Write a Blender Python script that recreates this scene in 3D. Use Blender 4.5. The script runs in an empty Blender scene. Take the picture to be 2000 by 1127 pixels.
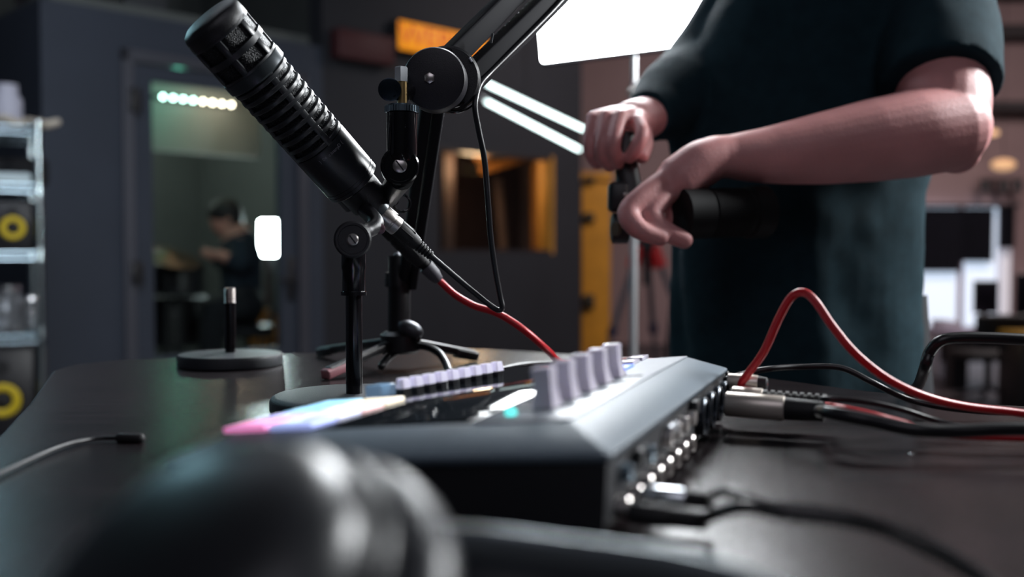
import bpy, bmesh, math, random
from mathutils import Vector, Matrix, Quaternion
random.seed(7)
scene = bpy.context.scene
COL = scene.collection
V = Vector

# ------------------------------------------------------------------ camera, world, lamps, exposure
PITCH = math.radians(2.0)
CAM = V((0, 0, 0.867))
FPX = 2000 * 35 / 36.0
cam_d = bpy.data.cameras.new('camera'); cam_d.lens = 35; cam_d.sensor_width = 36
cam_d.clip_start = 0.02; cam_d.clip_end = 100
cam_d.dof.use_dof = True; cam_d.dof.focus_distance = 0.85; cam_d.dof.aperture_fstop = 3.3
cam_d.dof.aperture_blades = 0
cam = bpy.data.objects.new('camera', cam_d); COL.objects.link(cam)
cam.location = CAM; cam.rotation_euler = (math.radians(90) - PITCH, 0, 0)
scene.camera = cam
scene.view_settings.view_transform = 'Standard'; scene.view_settings.look = 'None'
scene.view_settings.gamma = 1; scene.view_settings.use_curve_mapping = False
scene.view_settings.exposure = 0.0

world = bpy.data.worlds.new('world'); scene.world = world; world.use_nodes = True
world.node_tree.nodes['Background'].inputs[0].default_value = (0.55, 0.62, 0.85, 1)
world.node_tree.nodes['Background'].inputs[1].default_value = 0.05

def area(name, loc, target, size, energy, color, size_y=None):
    l = bpy.data.lights.new(name, 'AREA'); l.energy = energy; l.color = color; l.size = size
    if size_y: l.shape = 'RECTANGLE'; l.size_y = size_y
    o = bpy.data.objects.new(name, l); COL.objects.link(o); o.location = loc
    o.rotation_euler = (V(target) - V(loc)).to_track_quat('-Z', 'Y').to_euler()
    return o
def point(name, loc, energy, color, r=0.05):
    l = bpy.data.lights.new(name, 'POINT'); l.energy = energy; l.color = color; l.shadow_soft_size = r
    o = bpy.data.objects.new(name, l); COL.objects.link(o); o.location = loc
    return o
area('booth_wall_fill', (-1.2, 2.4, 3.05), (-1.4, 4.5, 0.6), 1.2, 44, (0.80, 0.88, 1.0))  # added overhead fill for the booth walls, no fixture modelled
area('studio_side_light', (1.90, 1.52, 1.9), (0.58, 1.25, 1.08), 0.45, 85, (0.95, 0.98, 1.0))
area('left_cyan_light', (-1.7, 2.6, 1.9), (-.1, .9, .95), .35, 4, (.45, .85, 1.0))
point('back_left_fill', (-4.2, 7.6, 2.3), 14, (.85, .9, 1.0), .2)  # unseen lamp added to brighten the back-left wall
area('office_ceiling_light', (4.3, 6.5, 3.1), (4.6, 7.4, 0.0), 1.6, 95, (1.0, 0.86, 0.84))
area('corridor_ceiling_light', (1.3, 6.2, 3.1), (1.2, 8.9, 1.0), 0.8, 34, (1.0, 0.88, 0.86))
area('camera_side_fill', (0.2, -1.2, 2.9), (0.2, 0.9, 0.8), 2.0, 14, (0.90, 0.88, 1.0))  # soft fill added behind the camera to lift the blacks

# ------------------------------------------------------------------ helpers
def P(x, y, d):
    """point at pixel (x, y) of the 2000x1127 frame and depth d in metres along the view"""
    r = V(((x - 1000) / FPX, 0, 0)) + V((0, math.sin(PITCH), math.cos(PITCH))) * ((563.5 - y) / FPX) + V((0, math.cos(PITCH), -math.sin(PITCH)))
    return CAM + r * d
def RP(x, y, p0, n):
    r = P(x, y, 1) - CAM
    return CAM + r * ((V(p0) - CAM).dot(n) / r.dot(n))

def srgb(r, g, b):
    f = lambda c: (c / 255 / 12.92) if c / 255 <= 0.04045 else ((c / 255 + 0.055) / 1.055) ** 2.4
    return (f(r), f(g), f(b), 1)

MATS = {}
def mat(name, col, rough=0.5, metal=0.0, emit=None, strength=0, noise=0.0, nscale=30, bump=0.0, bscale=200, stretch=None, spec=0.5, coat=0.0, trans=0.0, sss=0.0, alpha=1.0):
    if name in MATS: return MATS[name]
    m = bpy.data.materials.new(name); m.use_nodes = True
    nt = m.node_tree; b = nt.nodes['Principled BSDF']
    if len(col) == 3: col = (*col, 1)
    b.inputs['Base Color'].default_value = col
    b.inputs['Roughness'].default_value = rough; b.inputs['Metallic'].default_value = metal
    b.inputs['Specular IOR Level'].default_value = spec
    b.inputs['Coat Weight'].default_value = coat; b.inputs['Coat Roughness'].default_value = 0.12
    b.inputs['Transmission Weight'].default_value = trans
    if sss:
        b.inputs['Subsurface Weight'].default_value = sss
        b.inputs['Subsurface Radius'].default_value = (0.01, 0.004, 0.002)
    if emit:
        b.inputs['Emission Color'].default_value = emit if len(emit) == 4 else (*emit, 1)
        b.inputs['Emission Strength'].default_value = strength
    tc = nt.nodes.new('ShaderNodeTexCoord'); mp = nt.nodes.new('ShaderNodeMapping')
    nt.links.new(tc.outputs['Object'], mp.inputs[0])
    if stretch: mp.inputs['Scale'].default_value = stretch
    if noise:
        n = nt.nodes.new('ShaderNodeTexNoise'); n.inputs['Scale'].default_value = nscale; n.inputs['Detail'].default_value = 5
        nt.links.new(mp.outputs[0], n.inputs['Vector'])
        r = nt.nodes.new('ShaderNodeValToRGB')
        r.color_ramp.elements[0].position = 0.3; r.color_ramp.elements[1].position = 0.7
        r.color_ramp.elements[0].color = tuple(c * (1 - noise) for c in col[:3]) + (1,)
        r.color_ramp.elements[1].color = tuple(min(1, c * (1 + noise)) for c in col[:3]) + (1,)
        nt.links.new(n.outputs[0], r.inputs[0]); nt.links.new(r.outputs[0], b.inputs['Base Color'])
    if bump:
        n = nt.nodes.new('ShaderNodeTexNoise'); n.inputs['Scale'].default_value = bscale; n.inputs['Detail'].default_value = 3
        nt.links.new(mp.outputs[0], n.inputs['Vector'])
        bp = nt.nodes.new('ShaderNodeBump'); bp.inputs['Strength'].default_value = bump; bp.inputs['Distance'].default_value = 0.002
        nt.links.new(n.outputs[0], bp.inputs['Height']); nt.links.new(bp.outputs[0], b.inputs['Normal'])
    MATS[name] = m
    return m

def setp(o, label=None, cat=None, group=None, kind=None):
    if label: o['label'] = label
    if cat: o['category'] = cat
    if group: o['group'] = group
    if kind: o['kind'] = kind
    return o

def empty(name, loc, label, cat, group=None):
    o = bpy.data.objects.new(name, None); COL.objects.link(o); o.location = loc
    o.empty_display_size = 0.05
    return setp(o, label, cat, group)

class MB:
    def __init__(s): s.bm = bmesh.new(); s.sm = True
    def quadstrip(s, rings, cap=True, closed=True):
        bm = s.bm; vr = [[bm.verts.new(p) for p in r] for r in rings]
        for a, b in zip(vr[:-1], vr[1:]):
            n = len(a)
            for i in range(n if closed else n - 1):
                j = (i + 1) % n
                bm.faces.new((a[i], a[j], b[j], b[i]))
        if cap and closed:
            bm.faces.new(list(reversed(vr[0]))); bm.faces.new(vr[-1])
        return s
    def box(s, c, size, rot=None, bevel=0):
        sx, sy, sz = (v / 2 for v in size)
        M = rot or Matrix.Identity(3)
        c = V(c); b = min(bevel, sx * .9, sy * .9, sz * .9)
        if b <= 0:
            vs = [s.bm.verts.new(c + M @ V((x * sx, y * sy, z * sz))) for x in (-1, 1) for y in (-1, 1) for z in (-1, 1)]
            for f in ((0, 1, 3, 2), (4, 6, 7, 5), (0, 4, 5, 1), (2, 3, 7, 6), (0, 2, 6, 4), (1, 5, 7, 3)):
                s.bm.faces.new([vs[i] for i in f])
            return s
        pts = []
        for x in (-1, 1):
            for y in (-1, 1):
                for z in (-1, 1):
                    for k in range(3):
                        q = V((x * (sx - b), y * (sy - b), z * (sz - b))); q[k] += (x, y, z)[k] * b
                        pts.append(c + M @ q)
                    e = b * 0.577
                    pts.append(c + M @ V((x * (sx - b + e), y * (sy - b + e), z * (sz - b + e))))
        tmp = bmesh.new(); vs = [tmp.verts.new(p) for p in pts]
        bmesh.ops.convex_hull(tmp, input=vs)
        me = bpy.data.meshes.new('t'); tmp.to_mesh(me); tmp.free(); s.bm.from_mesh(me); bpy.data.meshes.remove(me)
        return s
    def tube(s, pts, rad, seg=14, cap=True, smooth_path=True, round_ends=False, flat=None, sub=6):
        """swept tube; rad a number or one per control point; flat=(scale, world axis) squashes the section along that axis"""
        pts = [V(p) for p in pts]
        rr = [rad] * len(pts) if isinstance(rad, (int, float)) else list(rad)
        if smooth_path and len(pts) > 2:
            P2, R2 = [], []
            for i in range(len(pts) - 1):
                p0 = pts[i - 1] if i else pts[0] * 2 - pts[1]
                p1, p2 = pts[i], pts[i + 1]
                p3 = pts[i + 2] if i + 2 < len(pts) else pts[-1] * 2 - pts[-2]
                for k in range(sub):
                    t = k / sub
                    P2.append(0.5 * ((2 * p1) + (p2 - p0) * t + (2 * p0 - 5 * p1 + 4 * p2 - p3) * t * t + (3 * p1 - p0 - 3 * p2 + p3) * t ** 3))
                    R2.append(rr[i] * (1 - t) + rr[i + 1] * t)
            P2.append(pts[-1]); R2.append(rr[-1]); pts, rr = P2, R2
        if round_ends:
            t0 = (pts[0] - pts[1]).normalized(); t1 = (pts[-1] - pts[-2]).normalized()
            a = [(pts[0] + t0 * rr[0] * math.sin(q), max(1e-4, rr[0] * math.cos(q))) for q in (1.5, 1.1, .7, .35)]
            z = [(pts[-1] + t1 * rr[-1] * math.sin(q), max(1e-4, rr[-1] * math.cos(q))) for q in (.35, .7, 1.1, 1.5)]
            pts = [q[0] for q in a] + pts + [q[0] for q in z]; rr = [q[1] for q in a] + rr + [q[1] for q in z]
        T = [(pts[min(i + 1, len(pts) - 1)] - pts[max(i - 1, 0)]).normalized() for i in range(len(pts))]
        up = V((0, 0, 1)) if abs(T[0].z) < .9 else V((1, 0, 0))
        n = (up - T[0] * up.dot(T[0])).normalized(); rings = []
        for i, p in enumerate(pts):
            if i: q = T[i - 1].rotation_difference(T[i]); n = q @ n
            n = (n - T[i] * n.dot(T[i])).normalized(); b = T[i].cross(n)
            ring = []
            for k in range(seg):
                an = 2 * math.pi * k / seg; o = (n * math.cos(an) + b * math.sin(an)) * rr[i]
                if flat: ax = V(flat[1]).normalized(); o = o - ax * o.dot(ax) * (1 - flat[0])
                ring.append(p + o)
            rings.append(ring)
        return s.quadstrip(rings, cap)
    def lathe(s, origin, axis, prof, seg=40, cap=True):
        """prof: (distance along axis, radius) pairs"""
        origin = V(origin); a = V(axis).normalized(); up = V((0, 0, 1)) if abs(a.z) < .9 else V((0, 1, 0))
        n = (up - a * up.dot(a)).normalized(); b = a.cross(n)
        rings = [[origin + a * t + (n * math.cos(2 * math.pi * k / seg) + b * math.sin(2 * math.pi * k / seg)) * max(r, 1e-5) for k in range(seg)] for t, r in prof]
        return s.quadstrip(rings, cap)
    def torus(s, c, axis, R, r, seg=48, rs=14, flat=1.0):
        c = V(c); a = V(axis).normalized(); up = V((0, 0, 1)) if abs(a.z) < .9 else V((0, 1, 0))
        n = (up - a * up.dot(a)).normalized(); b = a.cross(n); rings = []
        for i in range(seg + 1):
            t = 2 * math.pi * i / seg; d = n * math.cos(t) + b * math.sin(t)
            rings.append([c + d * (R + r * math.cos(2 * math.pi * k / rs)) + a * (r * flat * math.sin(2 * math.pi * k / rs)) for k in range(rs)])
        s.quadstrip(rings, cap=False); return s
    def sphere(s, c, r, seg=20, scale=(1, 1, 1), rot=None):
        c = V(c); M = rot or Matrix.Identity(3); n = seg // 2
        rings = []
        for i in range(n + 1):
            th = math.pi * i / n; th = min(max(th, .02), math.pi - .02)
            rings.append([c + M @ V((r * scale[0] * math.sin(th) * math.cos(2 * math.pi * k / seg), r * scale[1] * math.sin(th) * math.sin(2 * math.pi * k / seg), -r * scale[2] * math.cos(th))) for k in range(seg)])
        return s.quadstrip(rings)
    def prism(s, pts, z0, z1):
        return s.quadstrip([[V((x, y, z0)) for x, y in pts], [V((x, y, z1)) for x, y in pts]])
    def build(s, name, m, parent=None, smooth=True, label=None, bevel=0):
        bmesh.ops.remove_doubles(s.bm, verts=s.bm.verts, dist=1e-6)
        bmesh.ops.recalc_face_normals(s.bm, faces=s.bm.faces)
        me = bpy.data.meshes.new(name); s.bm.to_mesh(me); s.bm.free()
        if smooth:
            me.polygons.foreach_set('use_smooth', [True] * len(me.polygons))
            try: me.set_sharp_from_angle(angle=math.radians(38))
            except Exception: pass
        me.materials.append(m)
        o = bpy.data.objects.new(name, me); COL.objects.link(o)
        if parent:
            o.parent = parent
            o.matrix_parent_inverse = Matrix.LocRotScale(parent.location, parent.rotation_euler, None).inverted() if parent.type == 'EMPTY' else Matrix.Identity(4)
        if label: o['label'] = label
        if bevel:
            md = o.modifiers.new('b', 'BEVEL'); md.width = bevel; md.segments = 2; md.limit_method = 'ANGLE'
        return o

def struct(name, mb, m, smooth=False):
    return setp(mb.build(name, m, smooth=smooth), kind='structure')

def frame3(a, up=V((0, 0, 1))):
    """rotation whose X is a, Z closest to up"""
    x = V(a).normalized(); z = (up - x * up.dot(x)).normalized(); y = z.cross(x)
    return Matrix((x, y, z)).transposed()

def text(name, body, size, loc, rot, m, parent, extrude=0.0003, align='CENTER', sx=1.0):
    c = bpy.data.curves.new(name, 'FONT'); c.body = body; c.size = size; c.extrude = extrude; c.align_x = align; c.align_y = 'CENTER'
    c.materials.append(m); o = bpy.data.objects.new(name, c); COL.objects.link(o)
    dg = bpy.context.evaluated_depsgraph_get(); me = bpy.data.meshes.new_from_object(o.evaluated_get(dg)); bpy.data.objects.remove(o)
    M4 = Matrix.Translation(loc) @ rot.to_4x4() @ Matrix.Diagonal((sx, 1, 1, 1)); me.transform(M4)
    if not len(me.materials): me.materials.append(m)
    o = bpy.data.objects.new(name, me); COL.objects.link(o)
    if parent:
        o.parent = parent; o.matrix_parent_inverse = Matrix.Translation(parent.location).inverted()
    return o

# ------------------------------------------------------------------ materials
M_black = mat('black_plastic', srgb(30, 30, 34), .42, bump=.15, bscale=900)
M_mattblack = mat('matt_black_metal', srgb(25, 25, 29), .38, spec=.6, bump=.2, bscale=1500)
M_gloss = mat('gloss_black', srgb(14, 14, 17), .14)
M_chrome = mat('chrome', (.82, .86, .9), .22, 1)
M_nickel = mat('satin_nickel', (.62, .58, .56), .32, 1, noise=.1, nscale=80)
M_steel = mat('brushed_steel', (.5, .52, .55), .35, 1)
M_rubber = mat('black_rubber', srgb(20, 20, 23), .6)
M_red = mat('red_cable_sleeve', srgb(190, 22, 34), .38)
M_tablewood = mat('dark_table_wood', srgb(30, 24, 26), .25, noise=.35, nscale=6, bump=.2, bscale=60, stretch=(1, 14, 1), spec=.5)
M_mixer = mat('slate_painted_metal', srgb(84, 98, 110), .52, noise=.05, nscale=200, bump=.1, bscale=2500)
M_skin = mat('skin', srgb(216, 152, 150), .5, noise=.10, nscale=14, bump=.2, bscale=350, sss=.12)
M_shirt = mat('dark_teal_cotton', srgb(28, 51, 59), .9, noise=.15, nscale=60, bump=.5, bscale=900, spec=.15)
M_wallgrey = mat('slate_blue_wall_paint', srgb(52, 59, 72), .7, noise=.06, nscale=4)
M_walldark = mat('charcoal_wall_paint', srgb(36, 38, 45), .75, noise=.08, nscale=3)
M_trim = mat('grey_metal_door_trim', srgb(112, 114, 124), .28, .6)
M_glass = bpy.data.materials.new('window_glass'); M_glass.use_nodes = True
_n = M_glass.node_tree; _n.nodes.clear(); _o = _n.nodes.new('ShaderNodeOutputMaterial'); _m = _n.nodes.new('ShaderNodeMixShader'); _f = _n.nodes.new('ShaderNodeFresnel'); _f.inputs[0].default_value = 1.25
_t = _n.nodes.new('ShaderNodeBsdfTransparent'); _t.inputs[0].default_value = (.93, .97, .96, 1); _g = _n.nodes.new('ShaderNodeBsdfGlossy'); _g.inputs['Roughness'].default_value = .03
_n.links.new(_f.outputs[0], _m.inputs[0]); _n.links.new(_t.outputs[0], _m.inputs[1]); _n.links.new(_g.outputs[0], _m.inputs[2]); _n.links.new(_m.outputs[0], _o.inputs[0])

# ------------------------------------------------------------------ the setting
struct('floor', MB().box((1.5, 4.5, -.05), (15, 15, .1)), mat('dark_floor', srgb(62, 56, 60), .45, noise=.2, nscale=2))
struct('ceiling', MB().box((1.5, 4.5, 3.3), (15, 15, .1)), mat('dark_ceiling', srgb(52, 52, 56), .9, noise=.2, nscale=2))
struct('wall_back', MB().box((3.4, 9.6, 1.6), (11.2, .1, 3.3)), mat('mauve_wall_paint', srgb(150, 126, 126), .85, noise=.12, nscale=1.2))
struct('wall_left', MB().box((-5.9, 4.5, 1.6), (.1, 15, 3.3)), mat('left_wall_paint', srgb(92, 96, 108), .85, noise=.2, nscale=1.5))
struct('wall_right', MB().box((8.9, 4.5, 1.6), (.1, 15, 3.3)), mat('right_wall_paint', srgb(150, 130, 130), .85, noise=.1))
struct('wall_rear', MB().box((1.5, -2.9, 1.6), (15, .1, 3.3)), M_walldark)
struct('wall_corner', MB().box((-4.1, 9.6, 1.6), (3.8, .1, 3.3)), mat('left_wall_paint', (0, 0, 0)))

# booth front: a wall running back to the right at 45 degrees, y = x + 7.23
BO = V((0, 7.23, 0)); BU = V((1, 1, 0)).normalized(); BN = V((-1, 1, 0)).normalized()
BR = Matrix((BU, BN, V((0, 0, 1)))).transposed()
def bu(px, py=495, off=0.0):
    q = RP(px, py, BO + BN * off, BN); return (q - BO).dot(BU), q.z
def bw(u, z, off=0.0): return BO + BU * u + BN * off + V((0, 0, z))
def bbox(mb, u0, u1, z0, z1, o0, o1, bevel=0):
    mb.box(bw((u0 + u1) / 2, (z0 + z1) / 2, (o0 + o1) / 2), (abs(u1 - u0), abs(o1 - o0), abs(z1 - z0)), BR, bevel); return mb

uL = bu(86)[0]; uD0 = bu(240)[0]; uD1 = bu(598)[0]; uM = bu(632)[0]; uE = bu(1135)[0]
zD = bu(240, 95)[1]; TH = .14
mb = MB(); bbox(mb, uL, uD0, 0, 2.12, 0, TH); bbox(mb, uD1, uM, 0, 2.12, 0, TH); bbox(mb, uD0, uD1, zD, 2.12, 0, TH)
struct('wall_booth', mb, M_wallgrey)
w0, wz1 = bu(852, 282); w1, _ = bu(1082); wz0 = bu(960, 496)[1]
mb = MB(); bbox(mb, uM, w0, 0, 3.25, 0, TH); bbox(mb, w1, uE, 0, 3.25, 0, TH); bbox(mb, w0, w1, 0, wz0, 0, TH); bbox(mb, w0, w1, wz1, 3.25, 0, TH)
struct('wall_studio', mb, M_walldark)
# end return of the studio wall and of the booth
mb = MB(); mb.box((.46, 8.72, 1.6), (.08, 1.66, 3.3))
struct('wall_end', mb, M_walldark)
mb = MB(); bbox(mb, uL, uL + .1, 0, 2.12, TH, 2.9)
struct('wall_booth_side', mb, M_wallgrey)
M_inner = mat('booth_inner_wall', srgb(96, 100, 98), .85, noise=.1, nscale=2)
mb = MB(); bbox(mb, uL, uE, 0, 3.25, 2.9, 3.0)
struct('wall_booth_back', mb, M_inner)
mb = MB(); bbox(mb, uM + .74, uM + .79, 0, 3.2, TH, 2.9)
struct('wall_booth_partition', mb, M_inner)
mb = MB(); bbox(mb, uL + .1, uM + .74, 2.12, 2.2, TH, 2.9)
struct('ceiling_booth', mb, M_inner)

# door frame, door, glazing
fw = .06
mb = MB(); bbox(mb, uD0, uD0 + fw, 0, zD, -.025, TH); bbox(mb, uD1 - fw, uD1, 0, zD, -.025, TH); bbox(mb, uD0, uD1, zD - fw, zD, -.025, TH)
struct('trim_1', mb, M_trim)
door = empty('door_1', bw((uD0 + uD1) / 2, 0), 'grey booth door with a tall glass pane', 'door'); del door['category']; del door['label']; door['kind'] = 'structure'
d0 = uD0 + fw + .004; d1 = uD1 - fw - .004; g0 = bu(300)[0]; g1 = bu(549)[0]; gz1 = bu(300, 158)[1]; gz0 = bu(400, 690)[1]
mb = MB(); o0, o1 = .0, .05
bbox(mb, d0, g0, .01, zD - fw - .004, o0, o1); bbox(mb, g1, d1, .01, zD - fw - .004, o0, o1)
bbox(mb, g0, g1, .01, gz0, o0, o1); bbox(mb, g0, g1, gz1, zD - fw - .004, o0, o1)
setp(mb.build('door_leaf', M_wallgrey, door, False), kind='structure')
mb = MB(); bbox(mb, g0, g1, gz0, gz1, .02, .026); setp(mb.build('door_glass', M_glass, door, False), kind='structure')
for py in (195, 533):
    z = bu(246, py)[1]; mb = MB()
    bbox(mb, uD0 + fw - .03, uD0 + fw + .035, z - .06, z + .06, -.04, -.026, .004)
    mb.tube([bw(uD0 + fw, z - .065, -.045), bw(uD0 + fw, z + .065, -.045)], .012)
    mb.build('hinge', M_black, door, True)
uh = bu(567)[0]; zh = bu(567, 545)[1]; mb = MB()
bbox(mb, uh - .025, uh + .025, zh - .13, zh + .13, -.012, 0, .004); mb.build('handle_plate', M_black, door)
mb = MB(); mb.tube([bw(uh, zh, -.01), bw(uh, zh, -.06), bw(uh - .03, zh, -.065), bw(uh - .12, zh, -.065)], .011, smooth_path=False, round_ends=True); mb.build('door_handle', M_black, door)

# window in the studio wall
mb = MB(); e = .03
bbox(mb, w0, w0 + e, wz0, wz1, 0, TH); bbox(mb, w0 + e, w1 - e, wz0, wz0 + e, 0, TH); bbox(mb, w0 + e, w1 - e, wz1 - e, wz1, 0, TH)
win = struct('window_1', mb, mat('dark_window_frame', srgb(34, 32, 38), .5))
mb = MB(); bbox(mb, w0 + e, w1 - e, wz0 + e, wz1 - e, .06, .066)
g = mb.build('window_pane', M_glass, win, False); g['kind'] = 'structure'
mb = MB(); bbox(mb, w1 - e, w1, wz0, wz1, .0, TH); g = mb.build('window_jamb', mat('amber_jamb', srgb(196, 138, 52), .6, noise=.12, nscale=6), win, False); g['kind'] = 'structure'
# timber-framed room behind it
M_timber = mat('amber_timber', srgb(150, 96, 40), .6, noise=.25, nscale=5, stretch=(6, 6, 1))
M_brown = mat('brown_panelling', srgb(48, 28, 24), .7, noise=.2, nscale=6)
def inb(px, py, off): return bu(px, py, off)
t = empty('timber_frame', bw(bu(960, 495, .6)[0], 0, .6), 'amber timber framing seen through the studio window', 'timber frame')
ua, za = inb(1046, 292, .55); ub, _ = inb(1076, 292, .55)
mb = MB(); bbox(mb, ua, ub, 0, za, .5, .6, .004); mb.build('post', mat('amber_timber_post', srgb(170, 112, 44), .55, noise=.2, nscale=5, stretch=(8, 8, 1)), t)
ua, _ = inb(858, 300, .55); ub, _ = inb(880, 300, .55)
mb = MB(); bbox(mb, ua, ub, 0, za + .12, .5, .6, .004); mb.build('post', M_brown, t)
for (xa, ya, xb, yb) in ((930, 309, 1030, 284), (940, 332, 1072, 296)):
    u1_, z1_ = inb(xa, ya, .55); u2_, z2_ = inb(xb, yb, .55)
    mb = MB(); p, q = bw(u1_, z1_, .55), bw(u2_, z2_, .55)
    mb.box((p + q) / 2, ((q - p).length, .05, .06), frame3(q - p), .003); mb.build('beam', M_timber, t)
mb = MB(); bbox(mb, uM + .80, 1.60, .0, 3.2, 1.5, 1.56); struct('wall_timber_room', mb, M_brown)
lo, lz = inb(903, 318, .9)
t = empty('wall_lamp', bw(lo, lz, 1.45), 'small amber wall lamp behind the studio window', 'lamp')
mb = MB(); mb.lathe(bw(lo, lz - .09, 1.38), (0, 0, 1), [(0, .045), (.18, .045)], 20); mb.build('lamp_shade', mat('amber_lampshade', srgb(210, 140, 60), .6, emit=srgb(200, 120, 40), strength=.22), t)
mb = MB(); bbox(mb, lo - .02, lo + .02, lz - .02, lz + .02, 1.42, 1.5); mb.build('bracket', M_black, t)
ua, z1_ = inb(1000, 345, .7); ub, _ = inb(972, 500, .8); p = bw(ub, .0, .62); q = bw(ua + .03, z1_, .9)
mb = MB(); mb.box((p + q) / 2, ((q - p).length, .07, .03), frame3(q - p, BN), .003)
setp(mb.build('leaning_board', mat('grey_plank', srgb(120, 98, 92), .7, noise=.2)), 'pale plank leaning behind the studio window', 'plank')
point('timber_room_light', bw(bu(985)[0], 1.55, .34), 13, (1, .62, .35), .1)

# illuminated sign
M_sign = mat('amber_sign_face', srgb(214, 132, 20), .5, emit=srgb(226, 136, 14), strength=.85)
M_signtxt = mat('red_orange_lettering', srgb(196, 84, 16), .5, emit=srgb(180, 66, 10), strength=.40)
s0, sz1 = bu(776, 36, -.08); s1 = bu(952, 60, -.08)[0]; sz0 = bu(776, 97, -.08)[1]
t = empty('wall_sign', bw((s0 + s1) / 2, (sz0 + sz1) / 2, -.05), 'glowing amber lightbox sign with orange capital letters on the dark wall', 'sign')
mb = MB(); bbox(mb, s0, s1, sz0, sz1, -.08, 0, .01); mb.build('case', M_black, t)
mb = MB(); bbox(mb, s0 + .008, s1 - .008, sz0 + .008, sz1 - .008, -.086, -.079, .003); mb.build('sign_face', M_sign, t)
R3 = Matrix((BU, V((0, 0, 1)), -BN)).transposed()
text('lettering', 'WEBUX', (sz1 - sz0) * .95, bw((s0 + s1) / 2 - .02, (sz0 + sz1) / 2, -.088), R3, M_signtxt, t, sx=(s1 - s0) / ((sz1 - sz0) * 3.6))

# red-brown conduit high on the studio wall
u0_, z0_ = bu(600, 70, -.06); u1_, z1_ = bu(765, 95, -.06)
mb = MB(); bbox(mb, u0_ + .2, u1_, z0_ - .1, z0_ + .08, -.1, 0, .01)
setp(mb.build('wall_duct', mat('dark_red_duct', srgb(72, 30, 34), .6)), 'dark red duct box high on the charcoal wall', 'duct')

# slanted LED tubes in front of the studio wall
M_led = mat('led_tube_glow', (1, 1, 1), .4, emit=(.80, 1.0, .98), strength=5)
for (xa, ya, xb, yb, lab) in ((948, 162, 1139, 252, 'upper of two slanted white LED tubes behind the fist'), (946, 196, 1131, 292, 'lower of two slanted white LED tubes behind the fist')):
    a = RP(xa, ya, BO + BN * -.95, BN); b = RP(xb, yb, BO + BN * -.95, BN)
    t = empty('led_tube', (a + b) / 2, lab, 'light', 'slanted LED tubes')
    dr = (b - a).normalized()
    mb = MB(); mb.tube([a, b], .010, round_ends=True); mb.build('tube', M_led, t)
    mb = MB(); mb.tube([a - dr * .05, a], .016); mb.build('end_cap', M_steel, t)
    mb = MB(); top = (a * .6 + b * .4); mb.tube([top, V((top.x, top.y, 3.25))], .003, seg=6); mb.build('suspension_wire', M_black, t)

# yellow pillar beside the corridor
q0 = P(1137, 495, 8.4); q1 = P(1192, 495, 8.4)
mb = MB(); mb.box(((q0.x + q1.x) / 2, 8.5, .78), (q1.x - q0.x, .2, 1.55)); mb.box(((q0.x + q1.x) / 2, 8.48, 1.52), (q1.x - q0.x + .03, .24, .06))
t = mb.build('locker', mat('yellow_paint', srgb(218, 150, 40), .5, noise=.15, nscale=4), smooth=False); setp(t, 'tall yellow locker at the end of the dark wall', 'locker')
for y_, h_ in ((352, 30), (425, 40), (590, 60)):
    p = P(1150, y_, 8.35); mb = MB(); mb.box((p.x, 8.37, p.z), (.1, .05, h_ / 1944 * 8.4 * .5), bevel=.02)
    mb.build('latch', mat('dark_olive', srgb(52, 44, 30), .6), t)

# ------------------------------------------------------------------ things seen through the booth glass
Mdot_g = mat('green_white_diode', (1, 1, 1), .4, emit=(.62, 1.0, .88), strength=20)
Mdot_w = mat('warm_white_diode', (1, 1, 1), .4, emit=(1.0, .84, .66), strength=22)
off = 1.0
c0, cz = bu(318, 189, off); c1, _ = bu(470, 204, off)
mb = MB(); bbox(mb, bu(285, 190, off + .05)[0], uM + .2, bu(318, 292, off)[1], 2.12, off + .06, off + .12)
struct('wall_bulkhead', mb, mat('pale_bulkhead', srgb(150, 150, 146), .7, noise=.1, nscale=3))
t = empty('light_strip', bw((c0 + c1) / 2, cz, off), 'row of green to warm white bulbs behind the booth glass', 'light')
mb = MB(); bbox(mb, c0 - .1, uM, cz - .012, cz + .012, off + .02, off + .06); mb.build('rail', M_black, t)
n = 9
for i in range(n + 3):
    u = c0 + (c1 - c0) * i / (n - 1)
    if u > uM: break
    mb = MB(); mb.sphere(bw(u, cz, off), .010, 12); mb.build('bulb', Mdot_g if i < 4 else Mdot_w, t)
point('green_booth_glow', bw(c0 - .02, cz - .04, off - .25), 1.5, (.22, 1.0, .72), .03)
point('warm_booth_glow', bw(c1 - .2, cz - .04, off - .25), 1.8, (1.0, .76, .55), .03)
point('booth_interior_fill', bw(uM - .5, 1.9, 1.9), 22, (.86, .95, .88), .15)  # added fill, brightens the back wall and drummer inside the booth
# small soft light panel
p = P(528, 465, 7.0); t = empty('video_light', (p.x, p.y, 0), 'small bright rounded light panel inside the booth', 'light')
mb = MB(); mb.box(p, (.15, .03, .245), None, .014); mb.build('light_panel', mat('booth_panel_glow', (1, 1, 1), .5, emit=(.86, 1, 1), strength=85), t)
mb = MB(); mb.box(p + V((0, .03, 0)), (.17, .03, .265), None, .01); mb.build('housing', M_black, t)
mb = MB(); mb.tube([p + V((0, .04, -.1)), V((p.x, p.y + .04, .0))], .012)
for a in (0, 2.1, 4.2): mb.tube([V((p.x, p.y + .04, .5)), V((p.x + .25 * math.cos(a), p.y + .04 + .25 * math.sin(a), .01))], .01)
mb.build('stand', M_black, t)
area('booth_panel_light', p + V((-.02, -.03, 0)), p + V((-.6, -1.0, -.2)), .2, 5.0, (.8, 1, 1))

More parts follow.
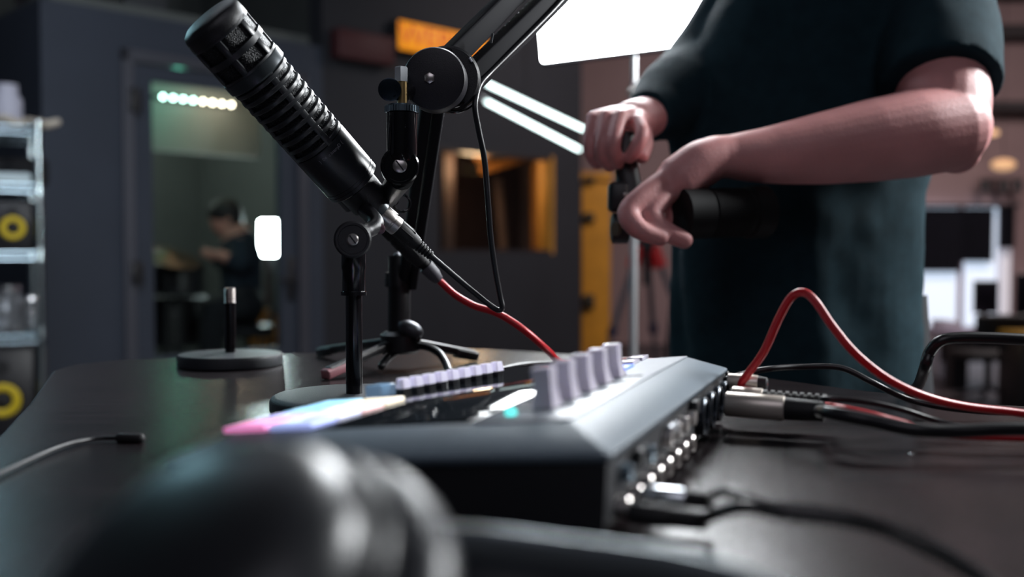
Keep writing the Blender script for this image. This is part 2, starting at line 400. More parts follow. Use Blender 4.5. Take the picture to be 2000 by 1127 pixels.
# seated drummer
D = 6.5
def sp(x, y, d=D): return P(x, y, d)
M_dskin = mat('drummer_skin', srgb(196, 140, 122), .6, noise=.1, nscale=10)
mb = MB()
mb.sphere(sp(438, 428), .095, 20, (1, .95, 1.22)); mb.sphere(sp(424, 436), .03, 12, (1, .8, .9)); mb.sphere(sp(447, 430, D - .09), .022, 10, (.6, .4, 1.3))
mb.tube([sp(447, 446), sp(455, 470)], [.055, .065])
mb.tube([sp(462, 462), sp(470, 500), sp(473, 545), sp(474, 590)], [.10, .12, .11, .12], round_ends=True)
mb.tube([sp(468, 478, D - .15), sp(470, 515, D - .2), sp(432, 498, D - .24)], [.055, .045, .034], sub=4, round_ends=True)
mb.tube([sp(455, 478, D + .13), sp(450, 512, D + .1), sp(405, 494, D)], [.055, .045, .034], sub=4, round_ends=True)
mb.sphere(sp(427, 497, D - .24), .04, 14, (1.1, .7, .8))
mb.sphere(sp(402, 493, D), .038, 14, (1.1, .7, .8))
for dd in (-.12, .12): mb.tube([sp(478, 592, D + dd), sp(420, 600, D + dd * 1.6), sp(412, 700, D + dd * 1.6), V((sp(412, 700).x, D + dd * 1.6, .04)), V((sp(390, 700).x, D + dd * 1.6, .03))], [.1, .075, .055, .045, .04], smooth_path=False, round_ends=True)
dr = mb.build('person', M_dskin); md = dr.modifiers.new('r', 'REMESH'); md.mode = 'VOXEL'; md.voxel_size = .012; md.use_smooth_shade = True
md = dr.modifiers.new('s', 'SMOOTH'); md.iterations = 4
setp(dr, 'seated person in a dark top behind the booth glass, hands reaching forward', 'person')
M_dshirt = mat('drummer_navy_top', srgb(20, 34, 46), .9, noise=.1)
mb = MB(); mb.tube([sp(458, 458), sp(464, 472), sp(470, 505), sp(473, 550), sp(474, 598)], [.08, .125, .145, .135, .14], round_ends=True)
mb.tube([sp(466, 474, D - .13), sp(470, 512, D - .2), sp(446, 503, D - .225)], [.075, .07, .055], sub=4)
mb.tube([sp(455, 474, D + .13), sp(450, 512, D + .1), sp(420, 500, D + .03)], [.075, .07, .055], sub=4)
o = mb.build('shirt', M_dshirt, dr); md = o.modifiers.new('r', 'REMESH'); md.mode = 'VOXEL'; md.voxel_size = .014; md.use_smooth_shade = True
mb = MB(); mb.sphere(sp(440, 416), .105, 20, (1.05, 1.0, .95)); mb.sphere(sp(452, 428), .085, 20, (.9, 1.05, 1.1)); mb.build('hair', mat('dark_hair', srgb(30, 24, 24), .7), dr)
mb = MB()
for dd in (-.12, .12): mb.tube([sp(480, 594, D + dd), sp(418, 602, D + dd * 1.6), sp(411, 700, D + dd * 1.6), V((sp(412, 700).x, D + dd * 1.6, .08))], [.12, .095, .075, .065], smooth_path=False, round_ends=True)
mb.build('trousers', mat('black_trousers', srgb(18, 20, 26), .9), dr)
q = sp(482, 600); mb = MB(); t = empty('drum_stool', (q.x, q.y, 0), 'round black stool under the seated drummer', 'stool')
mb.lathe((q.x, q.y, q.z - .19), (0, 0, 1), [(0, .15), (.02, .17), (.07, .17), (.08, .15)]); mb.build('seat', M_black, t)
mb = MB(); mb.tube([(q.x, q.y, q.z - .18), (q.x, q.y, .12)], .018)
for a in (0, 2.1, 4.2): mb.tube([(q.x, q.y, .15), (q.x + .2 * math.cos(a), q.y + .2 * math.sin(a), .01)], .012)
mb.build('leg', M_black, t)
def drum(x, y, d, r, h, lab, ax=(0, 0, 1)):
    q = P(x, y, d); t = empty('drum', (q.x, q.y, 0), lab, 'drum', 'drum kit in the booth')
    mb = MB(); mb.lathe(q - V(ax) * h / 2, ax, [(0, r), (h, r)]); mb.build('shell', mat('drum_shell', srgb(26, 24, 28), .35), t)
    mb = MB(); mb.torus(q + V(ax) * h / 2, ax, r, .012, 40, 8); mb.torus(q - V(ax) * h / 2, ax, r, .012, 40, 8); mb.build('rim', M_black, t)
    mb = MB(); mb.tube([q - V((0, 0, h / 2)), V((q.x, q.y, .02))], .012)
    for a in (0.4, 2.5, 4.6): mb.tube([(q.x, q.y, .3), (q.x + .2 * math.cos(a), q.y + .2 * math.sin(a), .01)], .009)
    mb.build('stand', M_black, t)
drum(348, 545, 6.1, .15, .16, 'black snare drum in front of the seated drummer')
drum(330, 625, 6.6, .24, .3, 'large black floor drum lowest behind the booth glass')
q = P(325, 500, 5.9); t = empty('cymbal', (q.x, q.y, 0), 'dark cymbal on a thin stand behind the booth glass', 'cymbal')
mb = MB(); ax = V((.35, -.2, 1)).normalized(); mb.lathe(q, ax, [(0, .2), (.015, .06), (.03, .03), (.035, .004)]); mb.build('plate', mat('dark_bronze', srgb(90, 70, 50), .35, .8), t)
mb = MB(); mb.tube([q, (q.x, q.y, .02)], .009)
for a in (0.4, 2.5, 4.6): mb.tube([(q.x, q.y, .3), (q.x + .22 * math.cos(a), q.y + .22 * math.sin(a), .01)], .008)
mb.build('stand', M_black, t)
q = P(524, 640, 7.38)
t = empty('guitar', (q.x, q.y, 0), 'amber brown guitar standing low behind the booth glass', 'guitar')
mb = MB()
outl = []
for k in range(40):
    a = 2 * math.pi * k / 40; rr = .15 * (1 + .18 * math.cos(2 * a)) * (1 - .12 * math.sin(a)); outl.append((rr * math.cos(a) * .95, rr * 1.25 * math.sin(a)))
mb.quadstrip([[V((q.x + x, q.y, q.z + z)) for x, z in outl], [V((q.x + x, q.y + .09, q.z + z)) for x, z in outl]]); mb.build('body', mat('amber_lacquer', srgb(150, 96, 34), .35), t)
mb = MB(); mb.box((q.x, q.y + .02, q.z + .38), (.05, .03, .45)); mb.box((q.x, q.y + .02, q.z + .66), (.075, .025, .13)); mb.build('neck', M_brown, t)
mb = MB(); mb.box((q.x, q.y + .045, q.z - .27), (.22, .2, .18)); mb.build('stand', M_black, t)

# ------------------------------------------------------------------ corridor: photo tripod with red clamps
tq = P(1262, 470, 5.6)
t = empty('tripod', (tq.x, tq.y, 0), 'grey tripod with red collar clips behind the light stand', 'tripod')
M_tri = mat('grey_tripod_tube', srgb(96, 96, 104), .4, .5)
mb = MB(); mb.tube([(tq.x, tq.y, tq.z - .25), (tq.x, tq.y, tq.z + .2)], .018); mb.lathe((tq.x, tq.y, tq.z - .06), (0, 0, 1), [(0, .045), (.05, .055), (.1, .045)]); mb.build('column', M_black, t)
for (x, y) in ((1150, 745), (1395, 745), (1285, 740)):
    f = P(x, y, 5.6 if x != 1285 else 6.1); f = V((f.x, f.y, .0)); top = V((tq.x, tq.y, tq.z - .03)) + (V((f.x, f.y, 0)) - V((tq.x, tq.y, 0))).normalized() * .04
    dr_ = (f - top)
    mb = MB(); mb.tube([top, top + dr_ * .55], .016); mb.tube([top + dr_ * .5, f], .011); lg = mb.build('leg', M_tri, t)
    mb = MB(); mb.tube([top + dr_ * .5, top + dr_ * .56], .026); mb.build('leg_lock', mat('navy_clip', srgb(34, 34, 66), .5), lg)
    mb = MB(); mb.tube([top + dr_ * .0, top + dr_ * .13], .036); mb.build('collar_clip', mat('red_clip', srgb(200, 30, 34), .45), lg)
tq2 = P(1318, 500, 6.6)
t = empty('microphone_stand', (tq2.x, tq2.y, 0), 'thin dark stand leaning behind the grey tripod', 'stand')
mb = MB(); mb.tube([P(1326, 480, 6.6), V((P(1298, 700, 6.6).x, tq2.y, .0))], .016); mb.build('pole', M_black, t)
mb = MB(); mb.lathe((P(1298, 700, 6.6).x, tq2.y, 0), (0, 0, 1), [(0, .12), (.02, .12), (.03, .05)]); mb.build('base', M_black, t)

# ------------------------------------------------------------------ office area on the right
yb = 9.5
def bk(x, y): q = P(x, y, yb); return q.x, q.z
def wallbox(mb, x0, y0, x1, y1, t0, t1, bevel=0):
    a, za_ = bk(x0, y0); b, zb_ = bk(x1, y1)
    mb.box(((a + b) / 2, yb - (t0 + t1) / 2, (za_ + zb_) / 2), (abs(b - a), abs(t1 - t0), abs(za_ - zb_)), bevel=bevel); return mb
M_day = mat('daylight_window', (1, 1, 1), .5, emit=(.66, .80, 1.0), strength=.85)
win2 = struct('window_2', wallbox(MB(), 1790, 400, 1868, 640, -.02, .02), M_day)
win3 = struct('window_3', wallbox(MB(), 1884, 400, 1945, 640, -.02, .02), M_day)
win4 = struct('window_4', wallbox(MB(), 1952, 400, 1972, 640, -.02, .02), mat('pale_window', (1, 1, 1), .5, emit=(.75, .72, .85), strength=.35))
M_curt = mat('navy_curtain', srgb(20, 20, 34), .9, noise=.2, nscale=8)
def curtain(x0, x1, y0, y1, lab):
    a, z1_ = bk(x0, y0); b, z0_ = bk(x1, y1); n = 40; rows = []
    for z in (z1_, z0_): rows.append([V((a + (b - a) * i / n, yb - .12 + .025 * math.sin(i * 1.4), z)) for i in range(n + 1)])
    back = [[p + V((0, .02, 0)) for p in r] for r in rows]
    mb = MB(); mb.quadstrip([rows[0], rows[1], back[1], back[0], rows[0]], closed=False)
    setp(mb.build('curtain', M_curt), lab, 'curtain', 'dark curtains on the far windows')
curtain(1780, 1866, 408, 530, 'longest dark curtain, beside the black shirt')
curtain(1866, 1926, 408, 511, 'middle dark curtain with daylight under it')
curtain(1940, 1967, 406, 485, 'shortest and narrowest dark curtain on the far windows')
mb = MB(); wallbox(mb, 1770, 400, 1975, 406, .05, .16); setp(mb.build('curtain_rail', M_black), 'dark rail above the far curtains', 'curtain rail')
# wall-hung track with spotlights, beams
p = P(1940, 356, 9.2); t = empty('track_light', p, 'dark track light with two heads high on the mauve wall', 'lamp')
mb = MB(); wallbox(mb, 1902, 352, 1978, 358, .1, .16); wallbox(mb, 1936, 352, 1940, 354, 0, .16); mb.build('track', M_black, t)
for x in (1908, 1944, 1970):
    mb = MB(); a, za_ = bk(x, 372); mb.lathe((a, yb - .14, za_ - .02), (0, 0, 1), [(0, .045), (.1, .035), (.12, .01)]); mb.build('lamp_head', M_black, t)
for i, (x0, y0, x1, y1, l) in enumerate(((1840, 60, 2060, 84, 'upper dark steel beam across the mauve wall'), (1880, 205, 2060, 222, 'lower dark steel beam across the mauve wall'))):
    mb = MB(); wallbox(mb, x0, y0, x1, y1, 0, .2); setp(mb.build('steel_beam', mat('dark_beam', srgb(50, 44, 46), .7)), l, 'beam')
for (x, y, l) in ((1905, 268, 'small warm ceiling lamp beside the elbow'), (1926, 328, 'wide warm lamp above the track light')):
    a, za_ = bk(x, y); t = empty('pendant_lamp', (a, yb - .3, za_), l, 'lamp')
    mb = MB(); mb.sphere((a, yb - .3, za_), .07 if y > 300 else .035, 16, (1.6, 1, .8)); mb.build('lamp_shade', mat('warm_glow_%d' % y, srgb(220, 160, 110), .5, emit=(1, .62, .34), strength=.6 if y > 300 else 1.0), t)
    mb = MB(); mb.tube([(a, yb - .3, za_ + .03), (a, yb - .3, 3.25)], .004, seg=6); mb.build('cord', M_black, t)
# white wall shelf pier, desk, monitors
def floor_pt(x, d): q = P(x, 600, d); return V((q.x, q.y, 0))
dd = 6.3; a = P(1868, 652, dd); b = P(2040, 652, dd)
t = empty('desk', ((a.x + b.x) / 2, dd, 0), 'low pale desk with dark legs under the far windows', 'desk')
mb = MB(); mb.box(((a.x + b.x) / 2, dd + .25, a.z - .015), (b.x - a.x, .6, .04), bevel=.004); mb.build('desk_top', mat('pale_desk_top', srgb(150, 140, 160), .4), t)
for x in (1884, 2020):
    q = P(x, 700, dd); mb = MB(); mb.box((q.x, dd + .1, (a.z - .03) / 2), (.10, .12, a.z - .035)); mb.build('leg', M_black, t)
mb = MB(); mb.box(((a.x + b.x) / 2, dd + .45, (a.z - .035) * .66), (b.x - a.x - .2, .03, (a.z - .035) * .5)); mb.build('modesty_panel', mat('dark_panel', srgb(34, 28, 36), .6), t)
def monitor(x0, x1, y0, y1, d, deskz, lab):
    a = P(x0, y0, d); b = P(x1, y1, d); cx = (a.x + b.x) / 2
    t = empty('computer_monitor', (cx, a.y, deskz), lab, 'monitor')
    mb = MB(); mb.box((cx, a.y, (a.z + b.z) / 2), (b.x - a.x, .03, a.z - b.z), bevel=.006); mb.build('screen', mat('dark_screen', srgb(24, 22, 30), .3), t)
    mb = MB(); mb.box((cx, a.y + .02, (b.z + deskz) / 2 + .01), (.04, .02, b.z - deskz + .04)); mb.box((cx, a.y, deskz + .006), (.16, .12, .01)); mb.build('stand', M_black, t)
zt = a.z + .0065
monitor(1902, 1950, 548, 612, dd + .3, zt, 'small dark monitor on the low desk under the window')
monitor(1984, 2040, 534, 640, dd + .05, zt, 'tall dark monitor at the right edge of the photo')
q = P(1985, 662, 5.5); mb = MB(); t = empty('storage_case', (q.x, q.y, 0), 'dark case with a yellow lid in front of the tall monitor', 'case')
mb.box((q.x + .12, q.y, q.z / 2), (.3, .3, q.z), bevel=.01); mb.build('body', M_black, t)
mb = MB(); mb.box((q.x + .12, q.y, q.z + .021), (.3, .3, .04), bevel=.01); mb.build('lid', mat('yellow_lid', srgb(170, 130, 40), .5), t)
a1 = P(1843, 640, 6.9); b1 = P(1870, 640, 6.9)
mb = MB(); mb.box(((a1.x + b1.x) / 2, 7.0, .2), (b1.x - a1.x, .2, .4), bevel=.005)
setp(mb.build('drawer_pedestal', mat('white_laminate', srgb(190, 186, 200), .5)), 'narrow white pedestal beside the low desk', 'cabinet')
q = P(1930, 700, 5.9); t = empty('office_chair', (q.x, q.y, 0), 'dark low chair tucked at the low desk', 'chair')
mb = MB(); mb.box((q.x, q.y, .27), (.34, .34, .05), bevel=.02); mb.build('seat', M_rubber, t)
mb = MB(); mb.box((q.x, q.y - .17, .42), (.32, .04, .2), bevel=.018); mb.build('backrest', M_rubber, t)
mb = MB(); mb.tube([(q.x, q.y, .25), (q.x, q.y, .06)], .02); mb.build('column', M_black, t)
for k in range(5):
    an = k * 1.2566 + .3; mb = MB(); mb.tube([(q.x, q.y, .07), (q.x + .17 * math.cos(an), q.y + .17 * math.sin(an), .03)], .013, round_ends=True); mb.build('leg', M_black, t)

# back-left things: pale pinned panel and dark post
p = P(18, 45, 7.5); mb = MB(); mb.box((p.x, 9.5, p.z), (1.0, .06, .6)); setp(mb.build('wall_board', mat('pale_teal_board', srgb(140, 160, 168), .7)), 'pale teal board high on the wall above the rack', 'board')
p = P(45, 200, 5.6); mb = MB(); mb.box((p.x, p.y, 1.6), (.05, .05, 3.2)); setp(mb.build('support_post', mat('dark_post', srgb(34, 26, 32), .6)), 'thin dark floor to ceiling post left of the booth', 'post')
p = P(64, 200, 5.75); mb = MB(); mb.box((p.x, p.y, 1.6), (.085, .08, 3.2)); setp(mb.build('support_post', mat('brown_post', srgb(82, 72, 72), .7, noise=.3, nscale=3)), 'wider brown post between the dark post and the booth', 'post')
# lumber and cable tray on top of the booth
for i, (x0, x1, y0, y1, off_, c, nm, lab, cat) in enumerate((
        (100, 165, 0, 14, .3, srgb(130, 126, 122), 'storage_box', 'pale box on the booth roof', 'box'),
        (168, 236, -10, 20, .3, srgb(24, 18, 22), 'storage_crate', 'black crate on the booth roof', 'crate'),
        (245, 330, 0, 32, .4, srgb(66, 68, 72), 'cable_bundle_box', 'grey box on the booth roof beside the microphone tip', 'box'))):
    ua = bu(x0, 10, off_)[0]; ub = bu(x1, 10, off_)[0]; mb = MB(); bbox(mb, ua, ub, 2.201, 2.42, off_, off_ + .35, .01)
    setp(mb.build(nm, mat('roof_item_%d' % i, c, .8)), lab, cat)

# ------------------------------------------------------------------ chrome rack with speakers on the left
RA = P(77, 495, 4.0); RA = V((RA.x, RA.y, 0)); wd = V((-.874, -.486, 0)); dp = V((-.486, .874, 0)) 
RR = Matrix((-wd, dp, V((0, 0, 1)))).transposed()
rw, rd = 1.0, .45
M_rack = mat('chrome_rack', (.55, .68, .72), .22, 1)
ztop = P(75, 243, 4.0).z
rack = empty('wire_rack', RA, 'chrome wire shelving rack at the left edge', 'rack')
for (i, j) in ((0, 0), (1, 0), (0, 1), (1, 1)):
    b = RA + wd * rw * i + dp * rd * j
    mb = MB(); mb.tube([b + V((0, 0, .03)), b + V((0, 0, ztop))], .0125); mb.lathe(b, (0, 0, 1), [(0, .02), (.03, .02)]); mb.lathe(b + V((0, 0, ztop)), (0, 0, 1), [(0, .014), (.012, .014)])
    for z in (.13, .55, .86, 1.12): mb.lathe(b + V((0, 0, z - .02)), (0, 0, 1), [(0, .018), (.05, .014)])
    mb.build('post', M_rack, rack)
lev = [P(75, y, 4.0).z for y in (858, 655, 493, 362, 250)]
for z in lev:
    mb = MB(); c = RA + wd * rw / 2 + dp * rd / 2
    for s_ in (0, 1):
        for dz in (0, -.028):
            mb.tube([RA + dp * rd * s_ + V((0, 0, z + dz)), RA + dp * rd * s_ + wd * rw + V((0, 0, z + dz))], .004, 8)
            mb.tube([RA + wd * rw * s_ + V((0, 0, z + dz)), RA + wd * rw * s_ + dp * rd + V((0, 0, z + dz))], .004, 8)
    for k in range(1, 30):
        a = RA + wd * rw * k / 30 + V((0, 0, z + .003)); mb.tube([a, a + dp * rd], .0022, 6)
    for k in (1, 2): a = RA + dp * rd * k / 3 + V((0, 0, z - .003)); mb.tube([a, a + wd * rw], .003, 6)
    mb.build('shelf', M_rack, rack)
M_yel = mat('yellow_cone', srgb(214, 186, 30), .5)
def speaker(px, pyc, zb, w, h, r, dist_in, lab):
    # centre along shelf front chosen so the cone lands at that pixel column
    fp = RA + dp * .03
    q = RP(px, pyc, fp, dp); cen = V((q.x, q.y, 0)) + dp * .13
    t = empty('studio_speaker', (cen.x, cen.y, zb), lab, 'speaker', 'yellow coned studio speakers on the rack')
    mb = MB(); mb.box(cen + V((0, 0, zb + h / 2)), (w, .26, h), RR, .008); mb.build('cabinet', M_black, t)
    f = V((q.x, q.y, 0)); zc = q.z
    mb = MB(); mb.torus(f + V((0, 0, zc)) - dp * .003, dp, r * 1.0, r * .3, 40, 10, .35); mb.build('woofer_cone', M_yel, t)
    mb = MB(); mb.torus(f + V((0, 0, zc)) - dp * .003, dp, r * 1.45, r * .12, 40, 10, .6); mb.build('surround', M_rubber, t)
    mb = MB(); mb.sphere(f + V((0, 0, zc)), r * .45, 20, (1, 1, 1)); mb.build('dust_cap', M_black, t)
    mb = MB(); mb.lathe(f + V((0, 0, zb + h * .8)) - dp * .006, dp, [(0, r * .5), (.004, r * .5), (.006, r * .3)]); mb.build('tweeter', M_rubber, t)
speaker(25, 445, lev[2] + .006, .23, .2, .036, 0, 'smaller studio speaker with a yellow cone on the upper rack shelf')
speaker(5, 782, lev[0] + .006, .33, .36, .052, 0, 'larger studio speaker with a yellow cone on the lowest rack shelf')
def shelfpt(px, z, inn): q = RP(px, 500, RA + dp * inn, dp); return V((q.x, q.y, z))
# glass jars on the middle shelf
M_jar = mat('clear_jar_glass', (.92, .95, .97), .05, trans=.92)
for (px, inn, r, h, l) in ((8, .14, .075, .17, 'clear glass jar with bright knobs inside on the middle shelf'), (56, .30, .045, .12, 'shorter clear glass jar beside the larger jar on the rack')):
    q = shelfpt(px, lev[1] + .006, inn); t = empty('glass_jar', q, l, 'jar', 'jars on the rack')
    mb = MB(); mb.lathe(q, (0, 0, 1), [(0, r * .9), (.01, r), (h * .8, r), (h * .9, r * .8), (h, r * .8), (h, r * .76), (h * .89, r * .76), (h * .78, r * .95), (.012, r * .95), (.008, 0)], 32, False); mb.build('glass', M_jar, t)
    mb = MB(); mb.lathe(q + V((0, 0, h + .001)), (0, 0, 1), [(0, r * .86), (.02, r * .86), (.024, r * .8)]); mb.build('lid', M_chrome, t)
    mb = MB()
    for k in range(9): mb.sphere(q + V((random.uniform(-.5, .5) * r, random.uniform(-.5, .5) * r, .025 + k * h * .08)), r * .2, 12)
    mb.build('knobs', M_chrome, t)
# clutter on the two top shelves
q = shelfpt(18, lev[3] + .006, .1); mb = MB(); mb.box(q + V((0, 0, .02)), (.16, .2, .04), RR, .01); setp(mb.build('paper_stack', mat('white_paper', srgb(205, 222, 226), .6)), 'white folded paper stack on the shelf above the small speaker', 'papers')
q = shelfpt(30, lev[3] + .006, .25); mb = MB(); mb.box(q + V((0, 0, .06)), (.26, .12, .12), RR, .02); setp(mb.build('gear_bag', mat('black_canvas', srgb(20, 20, 24), .9)), 'black canvas bag on the upper rack shelf', 'bag')
q = shelfpt(18, ztop - .02, .2); mb = MB(); mb.lathe(q + V((0, 0, .006)), (0, 0, 1), [(0, .06), (.13, .06), (.15, .045), (.19, .045)]); setp(mb.build('paper_roll', mat('grey_white_card', srgb(176, 176, 190), .6)), 'upright pale cylinder standing on the rack', 'container')
q = shelfpt(30, lev[4] + .006, .08)
mb = MB(); mb.tube([q + RR @ V((-.14 + .05 * k, .03 * math.sin(k * 2), .02 + .01 * math.cos(k * 3))) for k in range(7)], .016, round_ends=True)
mb.tube([q + RR @ V((-.1 + .04 * k, .05 * math.cos(k * 2), .035 - .003 * k)) for k in range(7)], .012, round_ends=True)
setp(mb.build('coiled_strap', mat('cream_webbing', srgb(190, 180, 165), .8)), 'crumpled cream strap on the top shelf of the rack', 'strap')

# ------------------------------------------------------------------ the table
TZ = .74
tp = [(-.30, -.25), (-.30, .35), (-.335, .62), (-.41, .84), (-.50, 1.08), (-.505, 1.14), (-.47, 1.19), (-.30, 1.262), (-.12, 1.33), (-.03, 1.325), (.10, 1.245), (.22, 1.08), (.32, .93), (.40, .84), (.52, .79), (.75, .76), (.86, .74), (.9, .68), (.9, -.25)]
table = empty('table', (.1, .5, 0), 'dark brown wooden table under the recording gear', 'table')
mb = MB(); mb.prism(tp, TZ - .03, TZ); mb.build('table_top', M_tablewood, table, True, bevel=.003)
mb = MB(); mb.prism([(x * .85 + .03, y * .85 + .06) for x, y in tp], TZ - .09, TZ - .0305); mb.build('apron', M_black, table, False)
for (x, y) in ((-.2, -.1), (-.36, .98), (.7, -.1), (.7, .62)):
    mb = MB(); mb.box((x, y, (TZ - .09) / 2), (.05, .05, TZ - .0905), bevel=.004); mb.build('leg', M_black, table)

# ------------------------------------------------------------------ desk stands with round bases
def rp(a, b, t): return a * (1 - t) + b * t
c1_ = V((P(691, 800, 1).x, 0, 0)); s1_ = V((-.1285, .8078, TZ))
stand = empty('desk_microphone_stand', s1_, 'round-based black desk stand in front holding the large microphone', 'microphone stand')
mb = MB(); mb.lathe(s1_, (0, 0, 1), [(0, .066), (.0015, .0675), (.009, .0675), (.0115, .066), (.013, .063), (.0135, .01)], 72); mb.build('base', mat('stand_base_paint', srgb(38, 42, 48), .45, bump=.35, bscale=1200, noise=.1, nscale=300), stand)
sw = P(692, 468, .80)
zt0 = P(690, 572, .808).z
mb = MB(); mb.lathe(s1_ + V((0, 0, .0135)), (0, 0, 1), [(0, .0067), (zt0 - TZ - .0135, .0067)], 28); mb.build('pole', M_gloss, stand)
mb = MB(); mb.lathe(V((s1_.x, s1_.y, zt0 - .002)), (0, 0, 1), [(0, .0105), (.003, .0105), (.0035, .0093), (.02, .0093), (.022, .0100), (.038, .0098)], 32)
mb.build('socket', M_gloss, stand)
def swivel(c, r, th, face, parent, mat_=None, screw=.0048):
    """clevis disc facing along face, with a slotted screw"""
    f = V(face).normalized()
    mb = MB(); mb.lathe(c - f * th / 2, f, [(0, r * .9), (.0012, r), (th - .0012, r), (th, r * .9), (th, r * .78), (th - .001, r * .76)], 44); mb.build('swivel', mat_ or M_mattblack, parent)
    o = mb_screw(c + f * (th / 2 - .001), f, screw, parent)
def mb_screw(c, f, r, parent):
    mb = MB(); mb.lathe(c, f, [(0, r), (.0022, r), (.003, r * .8)], 24)
    o = mb.build('screw', M_nickel, parent)
    up = V((0, 0, 1)); a = f.cross(up).normalized(); d_ = (a * .6 + up * .8).normalized()
    mb = MB(); mb.box(c + f * .0028, (r * 1.7, .0012, .0014), frame3(d_, f)); mb.build('slot', M_black, o)
    return o
tocam = (CAM - sw).normalized(); tocam = V((tocam.x, tocam.y, tocam.z * .3)).normalized()
swivel(V((s1_.x, s1_.y - .004, sw.z)), .0150, .020, tocam, stand)
# lower fork of the swivel
mb = MB(); mb.box(V((s1_.x, s1_.y - .002, (sw.z + zt0 + .036) / 2 + .002)), (.019, .014, abs(sw.z - zt0 - .036) + .012), None, .003); mb.build('fork', M_mattblack, stand)
# axes of the microphone
axT = P(412, 42, .775); axB = P(690, 357, .865)
A = (axB - axT).normalized(); L0 = (axB - axT).length
k = L0 / 420.0
def mt(t): return t * k          # microphone pixel length -> metres
mic = empty('studio_microphone', axB, 'large black ribbed broadcast microphone, upper left of the boom joint', 'microphone')
R = .0252
bodyprof = [(mt(-14), .0005), (mt(-14), .012), (mt(-11), .0205), (mt(-5), .0248), (mt(2), .0264), (mt(16), .0268), (mt(22), .0268)]
mb = MB(); mb.lathe(axT, A, bodyprof, 64); mb.build('end_cap', M_mattblack, mic)
M_mesh = mat('fine_black_mesh', srgb(26, 28, 31), .45, .4)
# mesh: give it a true dimple pattern in bump
nt = M_mesh.node_tree; b_ = nt.nodes['Principled BSDF']; vo = nt.nodes.new('ShaderNodeTexVoronoi'); vo.inputs['Scale'].default_value = 900
tc = nt.nodes.new('ShaderNodeTexCoord'); nt.links.new(tc.outputs['Object'], vo.inputs['Vector']); bp = nt.nodes.new('ShaderNodeBump'); bp.inputs['Strength'].default_value = 1.0; bp.inputs['Distance'].default_value = .0015
nt.links.new(vo.outputs['Distance'], bp.inputs['Height']); nt.links.new(bp.outputs[0], b_.inputs['Normal'])
mb = MB(); mb.lathe(axT, A, [(mt(20), .0246), (mt(104), .0243)], 64); mb.build('head_grille', M_mesh, mic)
mb = MB()
for (t0, t1, r_) in ((20, 26, .0268), (58, 70, .0267), (100, 106, .0266)): mb.lathe(axT, A, [(mt(t0), .024), (mt(t0), r_), (mt(t1), r_), (mt(t1), .024)], 64, False)
up = V((0, 0, 1)); nA = (up - A * up.dot(A)).normalized(); bA = A.cross(nA)
for j in range(6):
    an = math.radians(12 + j * 60); rad_ = nA * math.cos(an) + bA * math.sin(an)
    tan_ = A.cross(rad_); Mx = Matrix((A, tan_, rad_)).transposed()
    for (t0, t1) in ((24, 60), (68, 102)): mb.box(axT + A * mt((t0 + t1) / 2) + rad_ * .0252, (mt(t1 - t0), .0055, .0032), Mx, .0006)
mb.build('head_cage', mat('satin_black_metal', srgb(34, 37, 41), .36, spec=.6), mic)
mb = MB(); mb.lathe(axT, A, [(mt(104), .024), (mt(105), .0268), (mt(108), .0272), (mt(126), .0272), (mt(129), .0258), (mt(131), .0240)], 64, False); mb.build('collar_ring', mat('satin_black_ring', srgb(60, 66, 70), .3, .5), mic)
mb = MB(); mb.lathe(axT, A, [(mt(126), .0232), (mt(312), .0228)], 64, False); mb.build('rear_grille', M_mesh, mic)
mb = MB()
for i in range(9):
    t0 = 131 + i * 20.6; r_ = .0256 - i * .00006
    mb.lathe(axT, A, [(mt(t0), .0228), (mt(t0 + .5), r_ - .0006), (mt(t0 + 2), r_), (mt(t0 + 8), r_), (mt(t0 + 9.5), r_ - .0005), (mt(t0 + 10), .0228)], 64, False)
# lengthwise bars on the dark side
for j in range(4):
    an = math.radians(100 + j * 90); rad_ = nA * math.cos(an) + bA * math.sin(an); tan_ = A.cross(rad_); Mx = Matrix((A, tan_, rad_)).transposed()
    mb.box(axT + A * mt(218) + rad_ * .0238, (mt(180), .006, .0026), Mx, .0006)
mb.build('ribs', mat('satin_black_metal', (0, 0, 0)), mic)
mb = MB(); mb.lathe(axT, A, [(mt(306), .0226), (mt(307), .0246), (mt(311), .0252), (mt(400), .0250), (mt(400.5), .0246), (mt(402), .0246), (mt(402.5), .0250), (mt(408), .0250), (mt(408.5), .0246), (mt(410), .0246), (mt(410.5), .0250), (mt(418), .0249), (mt(420), .0240), (mt(421), .019)], 80); mb.build('body', mat('satin_black_body', srgb(30, 33, 37), .3, spec=.6, bump=.08, bscale=1500), mic)
# lettering printed round the barrel
fx = (V((0, -1, .1))); rad_ = (fx - A * fx.dot(A)).normalized(); rad_ = (rad_ + A.cross(rad_) * -.1).normalized()
M_print = mat('grey_print', srgb(120, 120, 128), .5)
word = '( Dynamic 40 )'; step = .078; letters = []
tl = axT + A * mt(322)
for i, ch in enumerate(word):
    if ch == ' ': continue
    an = (len(word) / 2 - i) * step
    rd_ = Quaternion(A, -an) @ rad_
    ydir = -A; xdir = ydir.cross(rd_)
    tt = text('lettering', ch, .0042, tl + rd_ * .02525, Matrix((xdir, ydir, rd_)).transposed(), M_print, mic, .00005); letters.append(tt)
bmt = bmesh.new()
for tt in letters: bmt.from_mesh(tt.data); bpy.data.objects.remove(tt)
me = bpy.data.meshes.new('lettering'); bmt.to_mesh(me); bmt.free(); me.materials.append(M_print)
o = bpy.data.objects.new('lettering', me); COL.objects.link(o); o.parent = mic; o.matrix_parent_inverse = Matrix.Translation(mic.location).inverted()
